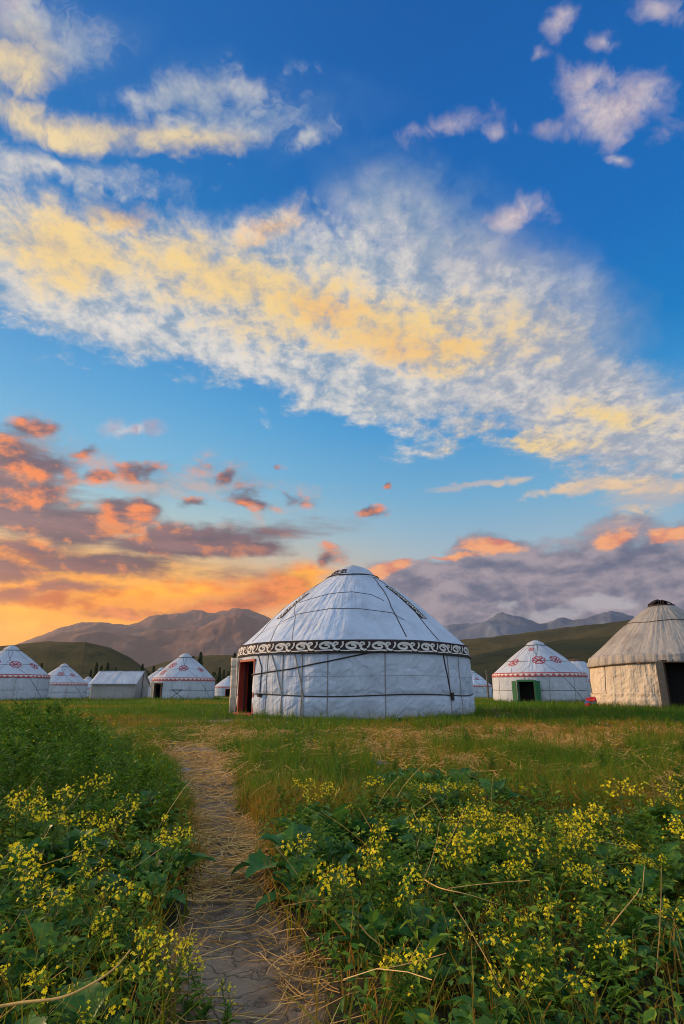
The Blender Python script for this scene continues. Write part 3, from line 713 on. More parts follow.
# ---------- weathered beige yurt at the right edge
B = Yurt('yurt', 'weathered beige yurt with slumped cream walls and open smoke hole', 675, 29.5, 3.30, 1.95, .55, 4.35, 4.48, bulge=.09, rise=.22, shoulder=.3)
B.fold = .07
bd1 = B.hit(666, 690)[0]; bd0 = bd1 - R(24)
B.vp = [B.hit(607, 690)[0], B.hit(627, 690)[0]]; B.hp = [(.55, .03)]
B.sheet('wall', .30, 1.98, 26, 260, M['beige_wall'], hole=[(bd0, bd1, 1.85)], thick=.012)
# sagging hem cloth, hitched up at the left end
def hem(p, z): return .05 + .05 * math.sin(p * 9) * (1 - z / .7)
def hemz(p, t):
    q = max(0.0, min(1.0, (p - .85) / .5)); z0 = .02 + .34 * q * q
    sag = .10 * math.sin((p - .1) * 2.2) ; return z0 + (.66 + .05 * math.sin(p * 4) - z0) * t
B.sheet('hem_cloth', 0, .7, 14, 260, M['beige_wall'], off=lambda p, z: .05 + .035 * math.sin(z * 26 + p * 7) * (.7 - z) + .02, hole=[(bd0, bd1, 9)], thick=.012, zfun=hemz)
B.sheet('roof', 1.90, 4.37, 30, 260, M['beige_roof'], off=lambda p, z: .03 + .012 * abs(math.sin(p * 9)) * min(1, max(0, (4.3 - z) / 2)), thick=.012)
val = B.sheet('valance', 1.78, 2.22, 6, 300, M['beige_roof'], off=lambda p, z: .055 + .020 * math.sin(p * 46) + .012 * math.sin(p * 91 + 1), thick=.01, zfun=lambda p, t: 1.80 + .045 * math.sin(p * 3.1 + 1) + (.42 - .045 * math.sin(p * 3.1 + 1)) * t)
V = []
mbv = MB(); mbv.tube([B.P(-math.pi + 2 * math.pi * i / 160, 1.80 + .045 * math.sin((-math.pi + 2 * math.pi * i / 160) * 3.1 + 1), .085) for i in range(161)], .022, 5, False); mbv.build('edging', M['brown_trim'], val, True)
B.ring(3.62, .013, off=.06, wob=.03); B.ring(.62, .012, p0=bd1, p1=bd0 + 2 * math.pi, off=.02)
for px in (607, 590): B.rope([(B.hit(px, 690)[0], 1.80), (B.hit(px, 690)[0] + .01, .5)], rad=.014)
# bare crown ring with its crossed slats
mb = MB(); n = 48
mb.tube([(.52 * math.cos(2 * math.pi * i / n), .52 * math.sin(2 * math.pi * i / n), 4.40) for i in range(n + 1)], .035, 6, False); cr = mb.build('crown_ring', M['dark_wood'], B.root, True)
mb = MB()
for a in (0, math.pi / 2):
    for o_ in (-.10, 0, .10):
        mb.tube([(.5 * t * math.cos(a) - o_ * math.sin(a), .5 * t * math.sin(a) + o_ * math.cos(a), 4.42 + .22 * (1 - t * t)) for t in [-1 + i / 5 for i in range(11)]], .018, 5)
mb.build('crown_slat', M['dark_wood'], cr, True)
mb = MB(); V = []; F = []
for j in range(7):
    for i in range(17):
        a = 2 * math.pi * (i / 16) * .55 + 2.4; rr = .10 + .42 * j / 6
        V.append((rr * math.sin(a) , -rr * math.cos(a), 4.66 - .20 * (j / 6) ** 2 + .03 * math.sin(i * 1.7 + j)))
F = [(j * 17 + i, j * 17 + i + 1, (j + 1) * 17 + i + 1, (j + 1) * 17 + i) for j in range(6) for i in range(16)]
o = mesh_np('crown_flap', np.array(V), F, M['dark_cloth_shade'], B.root, True); m_ = o.modifiers.new('thickness', 'SOLIDIFY'); m_.thickness = .02
fr, L, w, Mx = B.door(bd0, bd1, 1.92, M['dark_wood'], jamb=.08, depth=.12, out=.0)
mb = MB(); mb.box(L(-w / 2 - .10, .12, .93), (.26, .05, 1.84), Mx); mb.build('door_post', M['old_wood'], B.root, False, .01)
mb = MB(); mb.box(L(-.1, -.7, .95), (w - .1, .03, 1.9), Mx @ Matrix.Rotation(R(5), 3, 'Z')); mb.build('opening_shade', M['dark_cloth_shade'], B.root)  # near-black sheet added behind the opening to paint its inner shade
# folded bedding pushed against the hitched hem
def bundle(name, label, cat, p, mat, size, rz, n=3):
    root = empty(name, p, rz); tag(root, label, cat)
    for k in range(n):
        bm = bmesh.new(); bmesh.ops.create_cube(bm, size=1); bmesh.ops.subdivide_edges(bm, edges=bm.edges[:], cuts=5, use_grid_fill=True)
        for v in bm.verts:
            c_ = v.co; q = 1 - .25 * (abs(c_.x * 2) ** 4) * .6
            v.co = Vector((c_.x * size[0] * (1 - .1 * k), c_.y * size[1], c_.z * size[2] / n * q + size[2] * (k + .5) / n))
            v.co += Vector(mnoise.noise_vector(v.co * 5 + Vector((k * 3, 0, 0)))) * .13
            v.co.z = max(.01, v.co.z)
        me = bpy.data.meshes.new('fold'); bm.to_mesh(me); bm.free(); me.materials.append(mat[k % len(mat)])
        for q in me.polygons: q.use_smooth = True
        o = bpy.data.objects.new('fold', me); col.objects.link(o); o.parent = root
        sb = o.modifiers.new('s', 'SUBSURF'); sb.levels = 1; sb.render_levels = 1
    return root
ph, _z = B.hit(592, 699); q = B.c + Matrix.Rotation(-B.az, 3, 'Z') @ B.P(ph - .20, .1, .05)
bundle('bedding', 'crumpled red and blue bedding piled at the foot of the beige yurt', 'bedding', (q.x, q.y, gz(q.x, q.y)), [M['red_cloth'], M['blue_cloth'], M['red_cloth']], (.8, .6, .42), .5)

# ---------- the smaller white yurts, all of one family
def small_yurt(label, px, D, r, wall=1.75, rr=.55, rz=3.95, apex=4.25, door=None, doormat=None, leaf=False, band='red', motifs=(), cover=None, group='white yurts with red trim', ropes=(), flapon=False, canv='white_worn', nphi=150, cross=True):
    s = Yurt('yurt', label, px, D, r, wall, rr, rz, apex, group, bulge=.13, rise=.24)
    s.fold = .035; s.hp = [(wall * .5, .02)]
    hole = [(door[0] + .03, door[1] - .03, 1.58)] if door else None
    s.sheet('wall', 0, wall + .02, 14, nphi, M[canv], hole=hole, thick=.012)
    s.sheet('roof', wall, rz + .02, 16, nphi, M[canv], off=.02, thick=.012)
    s.sheet('crown_cover', rz - .08, apex, 8, 48, M[cover or canv], off=lambda p, z: .05 + .02 * math.sin(5 * p))
    s.ring(rz - .06, .025, name='crown_rope', off=.07)
    bz = wall + .02
    bb = s.sheet('ornament_band', bz, bz + .30, 3, nphi, M['white_felt'], off=.045, thick=.005)
    motif_row(s, 'band_applique', bz + .03, bz + .27, int(2 * math.pi * r / .42), M['red_felt'], bb)
    s.ring(wall * .5, .016, p0=(door[1] + .05 if door else 0), p1=(door[0] - .05 if door else 0) + 2 * math.pi)
    for ph in (-1.25, -.75, -.2, .35, .95): s.rope([(ph, wall), (ph + .02, .02)], rad=.015, mat=M['tape'], name='webbing') if not (door and door[0] - .05 < ph < door[1] + .05) else None
    if cross:
        for (a, b_) in ((-.55, -1.15), (-.15, .35), (.25, -.45), (.55, 1.15), (1.0, .6), (-1.0, -1.5)):
            s.rope([(a, rz - .1), ((a * .4 + b_ * .6), wall + 1.0), (b_, wall + .3)], rad=.018)
        s.rope([(-.5, wall), (-.95, .3)], rad=.014)
        s.ring(wall + 1.15, .014, wob=.03, off=.03)
    for (ph, z, sz) in motifs: roof_motif(s, ph, z, sz * 1.3, M['red_felt'])
    if door:
        fr, L, w, Mx = s.door(door[0], door[1], 1.64, M[doormat or 'red_paint'], jamb=.12, depth=.14, out=.02)
        if leaf:
            for sg in (-1, 1):
                mb = MB(); mb.box(L(sg * (w / 2 + .17), .16, .82), (.34, .05, 1.5), Mx @ Matrix.Rotation(sg * .25, 3, 'Z'))
                lf = mb.build('door_leaf', M[doormat], fr, False, .006)
        if flapon: flap(s, L, -w / 2, -w / 2 - .45, 1.78, .05, -.3, M['beige_wall'], .12)
        mb = MB(); mb.box(L(0, -.9, .85), (w + .3, .03, 1.7), Mx); mb.build('doorway_shade', M['dark_cloth_shade'], s.root)  # dark sheet added behind the door in place of the unlit interior
    return s
small_yurt('white yurt with a green double door and red horn motifs on its roof', 540, 47.8, 3.50, 1.85, .62, 4.3, 4.65, door=(R(4), R(26)), doormat='green_paint', leaf=True,
           motifs=[(-.05, 3.05, .42), (.75, 2.9, .38), (-.62, 3.1, .38), (.28, 3.9, .20)], canv='white_worn')
small_yurt('white yurt mostly hidden between the green doored yurt and the beige one', 578, 74, 3.3, 1.9, .85, 4.35, 4.6, cover='brown_trim', cross=False)
small_yurt('small white yurt just right of the big scroll banded yurt', 473, 98, 3.0, 1.75, .5, 4.0, 4.3, motifs=[(-.4, 3.0, .3)], canv='white')
small_yurt('big white yurt cut by the left edge of the view', 5, 61, 3.55, 1.95, .6, 4.45, 4.85, motifs=[(-.2, 3.1, .42), (-.9, 3.0, .38), (.5, 3.2, .4)])
small_yurt('white yurt standing between the left edge yurt and the ridge tent', 61, 84, 3.1, 1.75, .5, 4.1, 4.45, motifs=[(.15, 3.1, .36), (-.6, 3.0, .3)])
small_yurt('tiny far yurt peeping up behind the ridge tent', 87, 135, 3.1, 1.8, .5, 4.0, 4.3, cross=False)
small_yurt('white yurt half hidden behind the one with a cream door flap', 160, 88, 3.0, 1.75, .5, 4.0, 4.35, door=(R(38), R(62)), motifs=[(.2, 3.0, .36), (-.4, 2.9, .3)])
small_yurt('white yurt with cream door flap, dark doorway and purple red roof motifs', 183, 62, 3.15, 1.8, .6, 4.15, 4.55, door=(R(38), R(58)), doormat='dark_wood', flapon=True,
           motifs=[(.05, 3.0, .40), (.75, 3.3, .36), (.95, 2.6, .34), (-.8, 2.9, .3)])
small_yurt('far white yurt with red brown door beside the big scroll banded yurt', 229, 128, 3.2, 1.8, .5, 4.0, 4.3, door=(R(-12), R(14)), doormat='red_paint', cross=False)
# folded trestle leaning by the cream flap yurt
p = at(177, 56.5); root = empty('trestle', (p.x, p.y, gz(p.x, p.y)), .2); tag(root, 'dark folding trestle set up on the grass before a white yurt', 'trestle')
for sg in (-1, 1):
    mb = MB(); mb.tube([(-.75 * sg, .1 * sg, 0), (.45 * sg, .1 * sg, .95)], .03, 6); mb.build('leg', M['dark_wood'], root)
mb = MB(); mb.tube([(-.45, 0, .9), (.45, 0, .9)], .03, 6); mb.build('rail', M['dark_wood'], root)

# ---------- ridge tent
def ridge_tent(px, D, Lx, Wy, wall, ridge, rz):
    p = at(px, D); root = empty('ridge_tent', (p.x, p.y, gz(p.x, p.y) - .05), rz); tag(root, 'grey canvas ridge tent with a pale pitched roof among white yurts', 'tent')
    hx, hy = Lx / 2, Wy / 2
    def panel(name, A, B_, C_, D_, mat, nx=24, nz=10, amp=.03, ax=1):
        V = []; F = []
        for j in range(nz + 1):
            for i in range(nx + 1):
                u, t = i / nx, j / nz; q = (Vector(A) * (1 - u) + Vector(B_) * u) * (1 - t) + (Vector(D_) * (1 - u) + Vector(C_) * u) * t
                nrm = (Vector(B_) - Vector(A)).cross(Vector(D_) - Vector(A)).normalized()
                q += nrm * amp * mnoise.noise(Vector((u * 12, t * 1.4, D + len(name)))) * min(1, 6 * u, 6 * (1 - u)) ; V.append(q)
        F = [(j * (nx + 1) + i, j * (nx + 1) + i + 1, (j + 1) * (nx + 1) + i + 1, (j + 1) * (nx + 1) + i) for j in range(nz) for i in range(nx)]
        o = mesh_np(name, np.array(V), F, mat, root, True); m = o.modifiers.new('thickness', 'SOLIDIFY'); m.thickness = .012; return o
    panel('wall', (-hx, -hy, 0), (hx, -hy, 0), (hx, -hy, wall), (-hx, -hy, wall), M['tent'])
    panel('wall', (hx, hy, 0), (-hx, hy, 0), (-hx, hy, wall), (hx, hy, wall), M['tent'])
    for sx in (-1, 1):
        V = [(sx * hx, -hy * sx, 0), (sx * hx, hy * sx, 0), (sx * hx, hy * sx, wall), (sx * hx, 0, ridge), (sx * hx, -hy * sx, wall)]
        mesh_np('gable', np.array(V), [(0, 1, 2, 3, 4)], M['tent'], root)
    e = .18
    for sy in (-1, 1):
        A, B_ = (-sy * -(hx + e), sy * (hy + e), wall - .12), (-sy * (hx + e), sy * (hy + e), wall - .12)
        panel('roof', A, B_, (B_[0], 0, ridge + .03), (A[0], 0, ridge + .03), M['white_worn'], amp=.04)
    mb = MB(); mb.tube([(-hx - e - .1, 0, ridge + .04), (hx + e + .1, 0, ridge + .04)], .04, 6); mb.build('ridge_pole', M['old_wood'], root)
    for sx in (-1, 1):
        mb = MB(); mb.tube([(sx * (hx + .05), 0, 0), (sx * (hx + .05), 0, ridge)], .04, 6); mb.build('tent_pole', M['old_wood'], root)
        for sy in (-1, 1):
            mb = MB(); mb.tube([(sx * hx, sy * (hy + e), wall - .12), (sx * (hx + .3), sy * (hy + 1.5), .02)], .012, 4); mb.build('guy_rope', M['rope'], root)
    mb = MB(); mb.tube([(-hx - e, -hy - e - .01, wall - .12), (hx + e, -hy - e - .01, wall - .12)], .02, 5); mb.build('edging', M['tape'], root)
ridge_tent(120, 66, 4.6, 3.4, 1.65, 2.85, R(-4))
# slim wooden post behind, right of the big yurt
p = at(488, 75); root = empty('post', (p.x, p.y, gz(p.x, p.y))); tag(root, 'slim brown wooden post with a cap between two right hand yurts', 'post')
mb = MB(); mb.box((0, 0, 1.6), (.2, .2, 3.2)); mb.build('shaft', M['old_wood'], root, False, .01)
mb = MB(); mb.box((0, 0, 3.28), (.34, .34, .15)); mb.build('cap', M['old_wood'], root, False, .01)
# ------------------------------------------------------------------ vegetation
def leaf_mat(name, stops, rough=.55, trans=.35, attr='tint', hue=0.0):
    m, b, out = new_mat(name); a = b.n('ShaderNodeAttribute'); a.attribute_name = attr
    oi = b.n('ShaderNodeObjectInfo'); P = b.n('ShaderNodeTexCoord').outputs['Object']
    v = b.m('ADD', b.m('MULTIPLY', a.outputs['Fac'], .8), b.m('MULTIPLY', oi.outputs['Random'], .2))
    c = b.ramp(v, stops)
    c = b.mix(b.m('MULTIPLY', b.smooth(b.noise(P, 30, 4, .6), .45, .75), .35), c, (.02, .03, .008))
    p = b.n('ShaderNodeBsdfPrincipled'); b.put(p.inputs['Base Color'], c); p.inputs['Roughness'].default_value = rough; p.inputs['Specular IOR Level'].default_value = .22
    t = b.n('ShaderNodeBsdfTranslucent'); b.put(t.inputs['Color'], c)
    mx = b.n('ShaderNodeMixShader'); mx.inputs[0].default_value = trans
    b.nt.links.new(p.outputs[0], mx.inputs[1]); b.nt.links.new(t.outputs[0], mx.inputs[2]); b.nt.links.new(mx.outputs[0], out.inputs['Surface']); return m
G = (.020, .062, .010)
PM = {
 'grass': leaf_mat('grass_blades', [(0, (.026, .10, .008)), (.30, (.075, .19, .008)), (.55, (.17, .20, .010)), (.75, (.33, .18, .022)), (1, (.55, .29, .06))], .6, .4),
 'weed': leaf_mat('feathery_weed_leaves', [(0, (.028, .10, .014)), (.5, (.075, .19, .014)), (1, (.20, .31, .022))], .55, .35),
 'must': leaf_mat('mustard_leaves', [(0, (.030, .090, .014)), (.5, (.090, .21, .016)), (1, (.26, .36, .024))], .5, .35),
 'broad': leaf_mat('broad_leaves', [(0, (.022, .090, .032)), (.5, (.055, .17, .032)), (.85, (.15, .27, .030)), (1, (.20, .20, .03))], .42, .3),
 'stem': leaf_mat('stems', [(0, (.05, .10, .02)), (.6, (.10, .15, .03)), (1, (.18, .18, .06))], .6, .1),
 'petal': leaf_mat('yellow_petals', [(0, (.88, .68, .012)), (1, (.95, .84, .02))], .6, .35),
 'straw': leaf_mat('dry_straw', [(0, (.30, .17, .05)), (.5, (.68, .40, .11)), (1, (.88, .62, .24))], .6, .1),
 'white': leaf_mat('white_petals', [(0, (.7, .7, .66)), (1, (.8, .8, .78))], .6, .3),
}
class Soup:
    """fast collector of quads with a tint value per vertex"""
    def __init__(s): s.V = []; s.F = []; s.T = []; s.n = 0
    def add(s, V, F, T):
        V = np.asarray(V, dtype=np.float32).reshape(-1, 3); F = np.asarray(F).reshape(-1, 4)
        s.V.append(V); s.F.append(F + s.n); s.T.append(np.broadcast_to(np.asarray(T, dtype=np.float32), (len(V),)).copy()); s.n += len(V)
    def build(s, name, mat, parent=None, smooth=True):
        return mesh_np(name, np.concatenate(s.V), np.concatenate(s.F), mat, parent, smooth, {'tint': np.concatenate(s.T)})
def unit(v): return v / (np.linalg.norm(v, axis=-1, keepdims=True) + 1e-9)
def blades(pos, H, W, lean, tint, soup, seg=3, curl=1.0):
    """many bent blades at once: pos (n,3)"""
    n = len(pos); a = rng.uniform(0, 2 * np.pi, n); d = np.stack([np.cos(a), np.sin(a), np.zeros(n)], -1)
    b_ = rng.uniform(0, 2 * np.pi, n); s = np.stack([np.cos(b_), np.sin(b_), np.zeros(n)], -1)
    rows = []
    for k in range(seg + 1):
        t = k / seg; c = pos + np.stack([d[:, 0] * H * lean * t ** (1 + curl), d[:, 1] * H * lean * t ** (1 + curl), H * t * (1 - .35 * lean * t)], -1)
        w = (W * (1 - t ** 1.6) * .5 + .0004)[:, None] * s; rows += [c - w, c + w]
    V = np.stack(rows, 1)                                  # n, 2(seg+1), 3
    m = 2 * (seg + 1); base = (np.arange(n) * m)[:, None, None]
    q = np.array([[2 * k, 2 * k + 1, 2 * k + 3, 2 * k + 2] for k in range(seg)])[None]
    soup.add(V.reshape(-1, 3), (base + q).reshape(-1, 4), np.repeat(tint, m))
def leaves(P0, D, N, L, W, tint, soup, fold=.25, droop=.2):
    """small pointed leaves: base P0, direction D, normal N (n,3)"""
    n = len(P0); D = unit(D); S = unit(np.cross(D, N)); N = unit(np.cross(S, D)); L = L[:, None]; W = W[:, None]
    b0 = P0; m1 = P0 + D * L * .45 - N * L * droop * .1; tip = P0 + D * L - N * L * droop
    l1 = P0 + D * L * .38 + S * W * .5 + N * W * fold; r1 = P0 + D * L * .38 - S * W * .5 + N * W * fold
    l2 = P0 + D * L * .75 + S * W * .33 + N * W * fold * .5 - N * L * droop * .5; r2 = P0 + D * L * .75 - S * W * .33 + N * W * fold * .5 - N * L * droop * .5
    m2 = P0 + D * L * .78 - N * L * droop * .55
    V = np.stack([b0, m1, m2, tip, l1, l2, r1, r2], 1); base = (np.arange(n) * 8)[:, None, None]
    q = np.array([[0, 1, 1, 4], [4, 1, 2, 5], [0, 6, 1, 1], [6, 7, 2, 1], [5, 2, 3, 3], [2, 7, 3, 3]])
    q = np.array([[0, 1, 2, 4], [4, 2, 3, 5], [0, 6, 2, 1], [6, 7, 3, 2]])   # folded halves
    soup.add(V.reshape(-1, 3), (base + q[None]).reshape(-1, 4), np.repeat(tint, 8))
def tube_soup(pts, r0, r1, tint, soup, n=4):
    pts = np.asarray(pts, float); m = len(pts); V = []
    for i, p in enumerate(pts):
        t = unit(pts[min(i + 1, m - 1)] - pts[max(i - 1, 0)]); u = np.cross(t, (0, 0, 1.0) if abs(t[2]) < .9 else (1.0, 0, 0)); u = unit(u); w = np.cross(t, u); r = r0 + (r1 - r0) * i / (m - 1)
        for k in range(n): a = 2 * math.pi * k / n; V.append(p + (u * math.cos(a) + w * math.sin(a)) * r)
    F = [(i * n + k, i * n + (k + 1) % n, (i + 1) * n + (k + 1) % n, (i + 1) * n + k) for i in range(m - 1) for k in range(n)]
    soup.add(V, F, tint)
def big_leaf(base, az_, up, L, W, tint, soup, lobes=4, droop=.5, roll=0.0):
    """broad wavy lobed leaf on a stalk"""
    nl, nw = 16, 6; d = np.array([math.cos(az_), math.sin(az_), 0.]); s = np.array([-math.sin(az_), math.cos(az_), 0.]); z = np.array([0, 0, 1.])
    ph = random.random() * 6; V = []; T = []; c = np.array(base, float); ang = up
    step = L / nl
    for i in range(nl + 1):
        t = i / nl; ang_t = up - droop * t * t * 1.6
        if i: c = c + (d * math.cos(ang_t) + z * math.sin(ang_t)) * step
        nrm = -d * math.sin(ang_t) + z * math.cos(ang_t)
        env = (math.sin(math.pi * min(1, (t - .16) / .84) ** .72) if t > .16 else 0)
        env = env * (1 + .20 * math.sin(t * lobes * 6.28 + ph) + .13 * random.uniform(-1, 1)) + (.03 if t <= .2 else 0)
        for j in range(nw + 1):
            u = j / nw * 2 - 1
            e = env * (1 + .05 * math.sin(9 * t + u * 2))
            T.append(min(1, max(0, tint + .30 * max(0, 1 - abs(u) * 2.6) - .12 * abs(math.sin(t * 16 + abs(u) * 4)) ** 6)))
            V.append(c + s * u * W * .5 * e + nrm * (W * (.22 * abs(u) ** 1.3 - .04 + .055 * math.sin(t * 15 + u * 3 + ph) * abs(u)) * max(env, .1)) + s * roll * t * t * L * .3)
    I = np.arange((nl + 1) * (nw + 1)).reshape(nl + 1, nw + 1)
    F = np.stack([I[:-1, :-1], I[:-1, 1:], I[1:, 1:], I[1:, :-1]], -1).reshape(-1, 4)
    soup.add(V, F, T)

def proto_weed(h, kind):
    """bushy feathery weed: stem, side shoots, whorls of narrow leaves"""
    S, Lf = Soup(), Soup()
    nst = random.choice((2, 3, 4))
    for q in range(nst):
        a = random.random() * 6.28; ln = random.uniform(.05, .28); hh = h * random.uniform(.7, 1)
        ax = np.array([math.cos(a), math.sin(a), 0]) * ln * hh
        main = [ax * t * t + np.array([0, 0, hh * t]) + np.array([.01 * math.sin(9 * t + q), .01 * math.cos(7 * t), 0]) for t in np.linspace(0, 1, 7)]
        tube_soup(main, .0035, .001, random.uniform(.2, .7), S)
        P0, D, L, W = [], [], [], []
        for k in range(15):
            t = .12 + .86 * k / 15; b0 = ax * t * t + np.array([0, 0, hh * t]); b = k * 2.4 + q; sl = hh * .34 * (1 - t * .75) * random.uniform(.6, 1.1)
            dv = np.array([math.cos(b), math.sin(b), random.uniform(.5, 1.1)]); dv /= np.linalg.norm(dv)
            for j in range(7):
                u = (j + .5) / 7; p = b0 + dv * sl * u
                for sg in (-1, 1):
                    side = np.array([-math.sin(b), math.cos(b), 0]) * sg; P0.append(p); D.append(dv * .7 + side * random.uniform(.5, 1) + np.random.default_rng(j * 7 + k).normal(0, .2, 3)); L.append(random.uniform(.020, .042) * (1.25 - .5 * u) * (1.3 if kind else 1)); W.append(random.uniform(.005, .009) * (1.5 if kind else 1))
            P0.append(b0 + dv * sl); D.append(dv); L.append(.035); W.append(.007)
        n = len(P0); leaves(np.array(P0), np.array(D), np.array([[0, 0, 1.]] * n) + rng.normal(0, .3, (n, 3)), np.array(L), np.array(W), rng.uniform(0, 1, n) * .8 + .1, Lf)
    return S, Lf
def proto_mustard(h):
    S, Lf, Fl = Soup(), Soup(), Soup(); P0, D, L, W = [], [], [], []; tips = []
    nst = random.choice((2, 3, 3))
    for q in range(nst):
        a = random.random() * 6.28; ln = random.uniform(.05, .42); hh = h * random.uniform(.7, 1.0)
        ax = np.array([math.cos(a), math.sin(a), 0]) * ln * hh
        f = lambda t: ax * t ** 1.5 + np.array([.015 * math.sin(5 * t + q), 0, hh * t])
        tube_soup([f(t) for t in np.linspace(0, 1, 7)], .0032, .0012, random.uniform(.1, .6), S); tips.append((f(1.0), 1.0))
        for k in range(random.choice((3, 4, 5))):
            t = random.uniform(.45, .9); b = random.random() * 6.28; sl = hh * (1 - t) * random.uniform(.7, 1.1) + .03
            p = f(t); e = p + np.array([math.cos(b) * sl * .5, math.sin(b) * sl * .5, sl * .8]); mid = (p + e) / 2 + np.array([math.cos(b), math.sin(b), 0]) * sl * .08
            tube_soup([p, mid, e], .0018, .0009, .5, S, 3); tips.append((e, random.uniform(.5, 1)))
            P0.append(p); D.append([math.cos(b), math.sin(b), .3]); L.append(random.uniform(.04, .08)); W.append(.014)
        for k in range(9):
            t = .08 + .6 * k / 9; b = k * 2.4 + q * 2; P0.append(f(t)); D.append([math.cos(b), math.sin(b), random.uniform(.1, .8)]); L.append(random.uniform(.05, .10) * (1.2 - t)); W.append(random.uniform(.016, .034) * (1.2 - t))
        for k in range(3): big_leaf(f(.03 + .1 * k), random.random() * 6.28, random.uniform(.5, 1.1), random.uniform(.07, .12), random.uniform(.025, .045), random.uniform(.1, .9), Lf, 4, random.uniform(.3, .9))
        # slender seed pods below the flowers
        for k in range(10):
            t = random.uniform(.72, .97); b = random.random() * 6.28; p = f(t); tube_soup([p, p + np.array([math.cos(b) * .012, math.sin(b) * .012, .006]), p + np.array([math.cos(b) * .018, math.sin(b) * .018, .026])], .0007, .0005, .6, S, 3)
    n = len(P0); leaves(np.array(P0), np.array(D, float), np.array([[0, 0, 1.]] * n) + rng.normal(0, .25, (n, 3)), np.array(L), np.array(W), rng.uniform(.1, 1, n), Lf, .3, .35)
    for (e, sz) in tips:
        k = int(random.randint(4, 9) * sz) + 1
        for j in range(k):
            o = np.array([random.gauss(0, .011), random.gauss(0, .011), random.uniform(-.048, .008)]) * (.6 + .5 * sz); c = e + o
            nrm = unit(np.array([o[0] * 50, o[1] * 50, .6 + random.gauss(0, .3)])); u = unit(np.cross(nrm, [.3, .8, .1])); v = np.cross(nrm, u); r = random.uniform(.0056, .0078); tt = random.random()
            for m in range(4):
                a = m * math.pi / 2 + .4; w = u * math.cos(a) + v * math.sin(a); x_ = u * -math.sin(a) + v * math.cos(a)
                Fl.add([c, c + w * r * .6 + x_ * r * .45 + nrm * r * .2, c + w * r * 1.15 + nrm * r * .1, c + w * r * .6 - x_ * r * .45 + nrm * r * .2], [(0, 1, 2, 3)], tt)
    return S, Lf, Fl
def proto_broad(sz):
    S, Lf = Soup(), Soup(); n = random.randint(7, 11)
    tube_soup([(0, 0, 0), (.004, .002, sz * .18), (.0, .006, sz * .4)], .007, .003, .3, S, 5)
    for k in range(n):
        t = k / n; a = k * 2.4 + random.uniform(-.3, .3); L = sz * random.uniform(.55, .95) * (1.1 - .5 * t)
        b0 = (0, 0, sz * .35 * t); up = .35 + .9 * t + random.uniform(-.15, .2)
        big_leaf(b0, a, up, L, L * random.uniform(.42, .58), min(1, max(0, random.gauss(.45, .22))), Lf, random.choice((3, 4, 5)), random.uniform(.4, 1.0), random.uniform(-.4, .4))
    return S, Lf
def plant_thing(name, cat, parts):
    r = empty(name); 
    for (pn, sp, m) in parts: sp.build(pn, m, r)
    return r
def copy_tree(o, parent=None):
    c = o.copy(); col.objects.link(c); c.parent = parent
    for ch in o.children: copy_tree(ch, c)
    return c
class Kind:
    def __init__(s, protos): s.p = protos; s.used = [False] * len(protos)
    def put(s, x, y, sc_, label, cat, group, k=None, rz=None, tilt=.12, z=-.012):
        k = random.randrange(len(s.p)) if k is None else k
        o = s.p[k] if not s.used[k] else copy_tree(s.p[k]); s.used[k] = True
        o.location = (x, y, gz(x, y) + z - .02 * float(path_mask(np.array(x), np.array(y)))); o.scale = (sc_,) * 3
        o.rotation_euler = (random.gauss(0, tilt), random.gauss(0, tilt), random.uniform(0, 6.28) if rz is None else rz)
        tag(o, label, cat, group); return o
def frame_ok(x, y, m=.12): return y > 1.0 and abs(x) < y * (.66 + m) + .4
def sample(n_try, y0, y1, fn, power=1.0):
    out = []
    for _ in range(n_try):
        y = y0 + (y1 - y0) * random.random() ** power; x = random.uniform(-1, 1) * (.76 * y + .3)
        if random.random() < fn(x, y): out.append((x, y))
    return out
def spaced(pts, dmin, nmax):
    out = []
    for p in pts:
        if all((p[0] - q[0]) ** 2 + (p[1] - q[1]) ** 2 > dmin ** 2 for q in out): out.append(p)
        if len(out) >= nmax: break
    return out
clumpy = lambda x, y, f=1.5, s=0: .5 + .5 * math.sin(x * f + s + 1.4 * math.sin(y * f * .8 + s)) * math.sin(y * f * 1.15 + 1.2 * s)
onp = lambda x, y: float(path_mask(np.array(x), np.array(y)))

weeds = Kind([plant_thing('tall_weed', 'weed', (('stem', q[0], PM['stem']), ('foliage', q[1], PM['weed']))) for q in [proto_weed(random.uniform(.42, .55), i % 2) for i in range(6)]])
musts = Kind([plant_thing('mustard_plant', 'plant', (('stem', q[0], PM['stem']), ('foliage', q[1], PM['must']), ('blossoms', q[2], PM['petal']))) for q in [proto_mustard(random.uniform(.33, .46)) for i in range(9)]])
broads = Kind([plant_thing('broadleaf_weed', 'weed', (('stem', q[0], PM['stem']), ('foliage', q[1], PM['broad']))) for q in [proto_broad(random.uniform(.20, .27)) for i in range(7)]])

le = lambda y: float(left_edge(np.array(y))); re_ = lambda y: float(right_edge(np.array(y)))
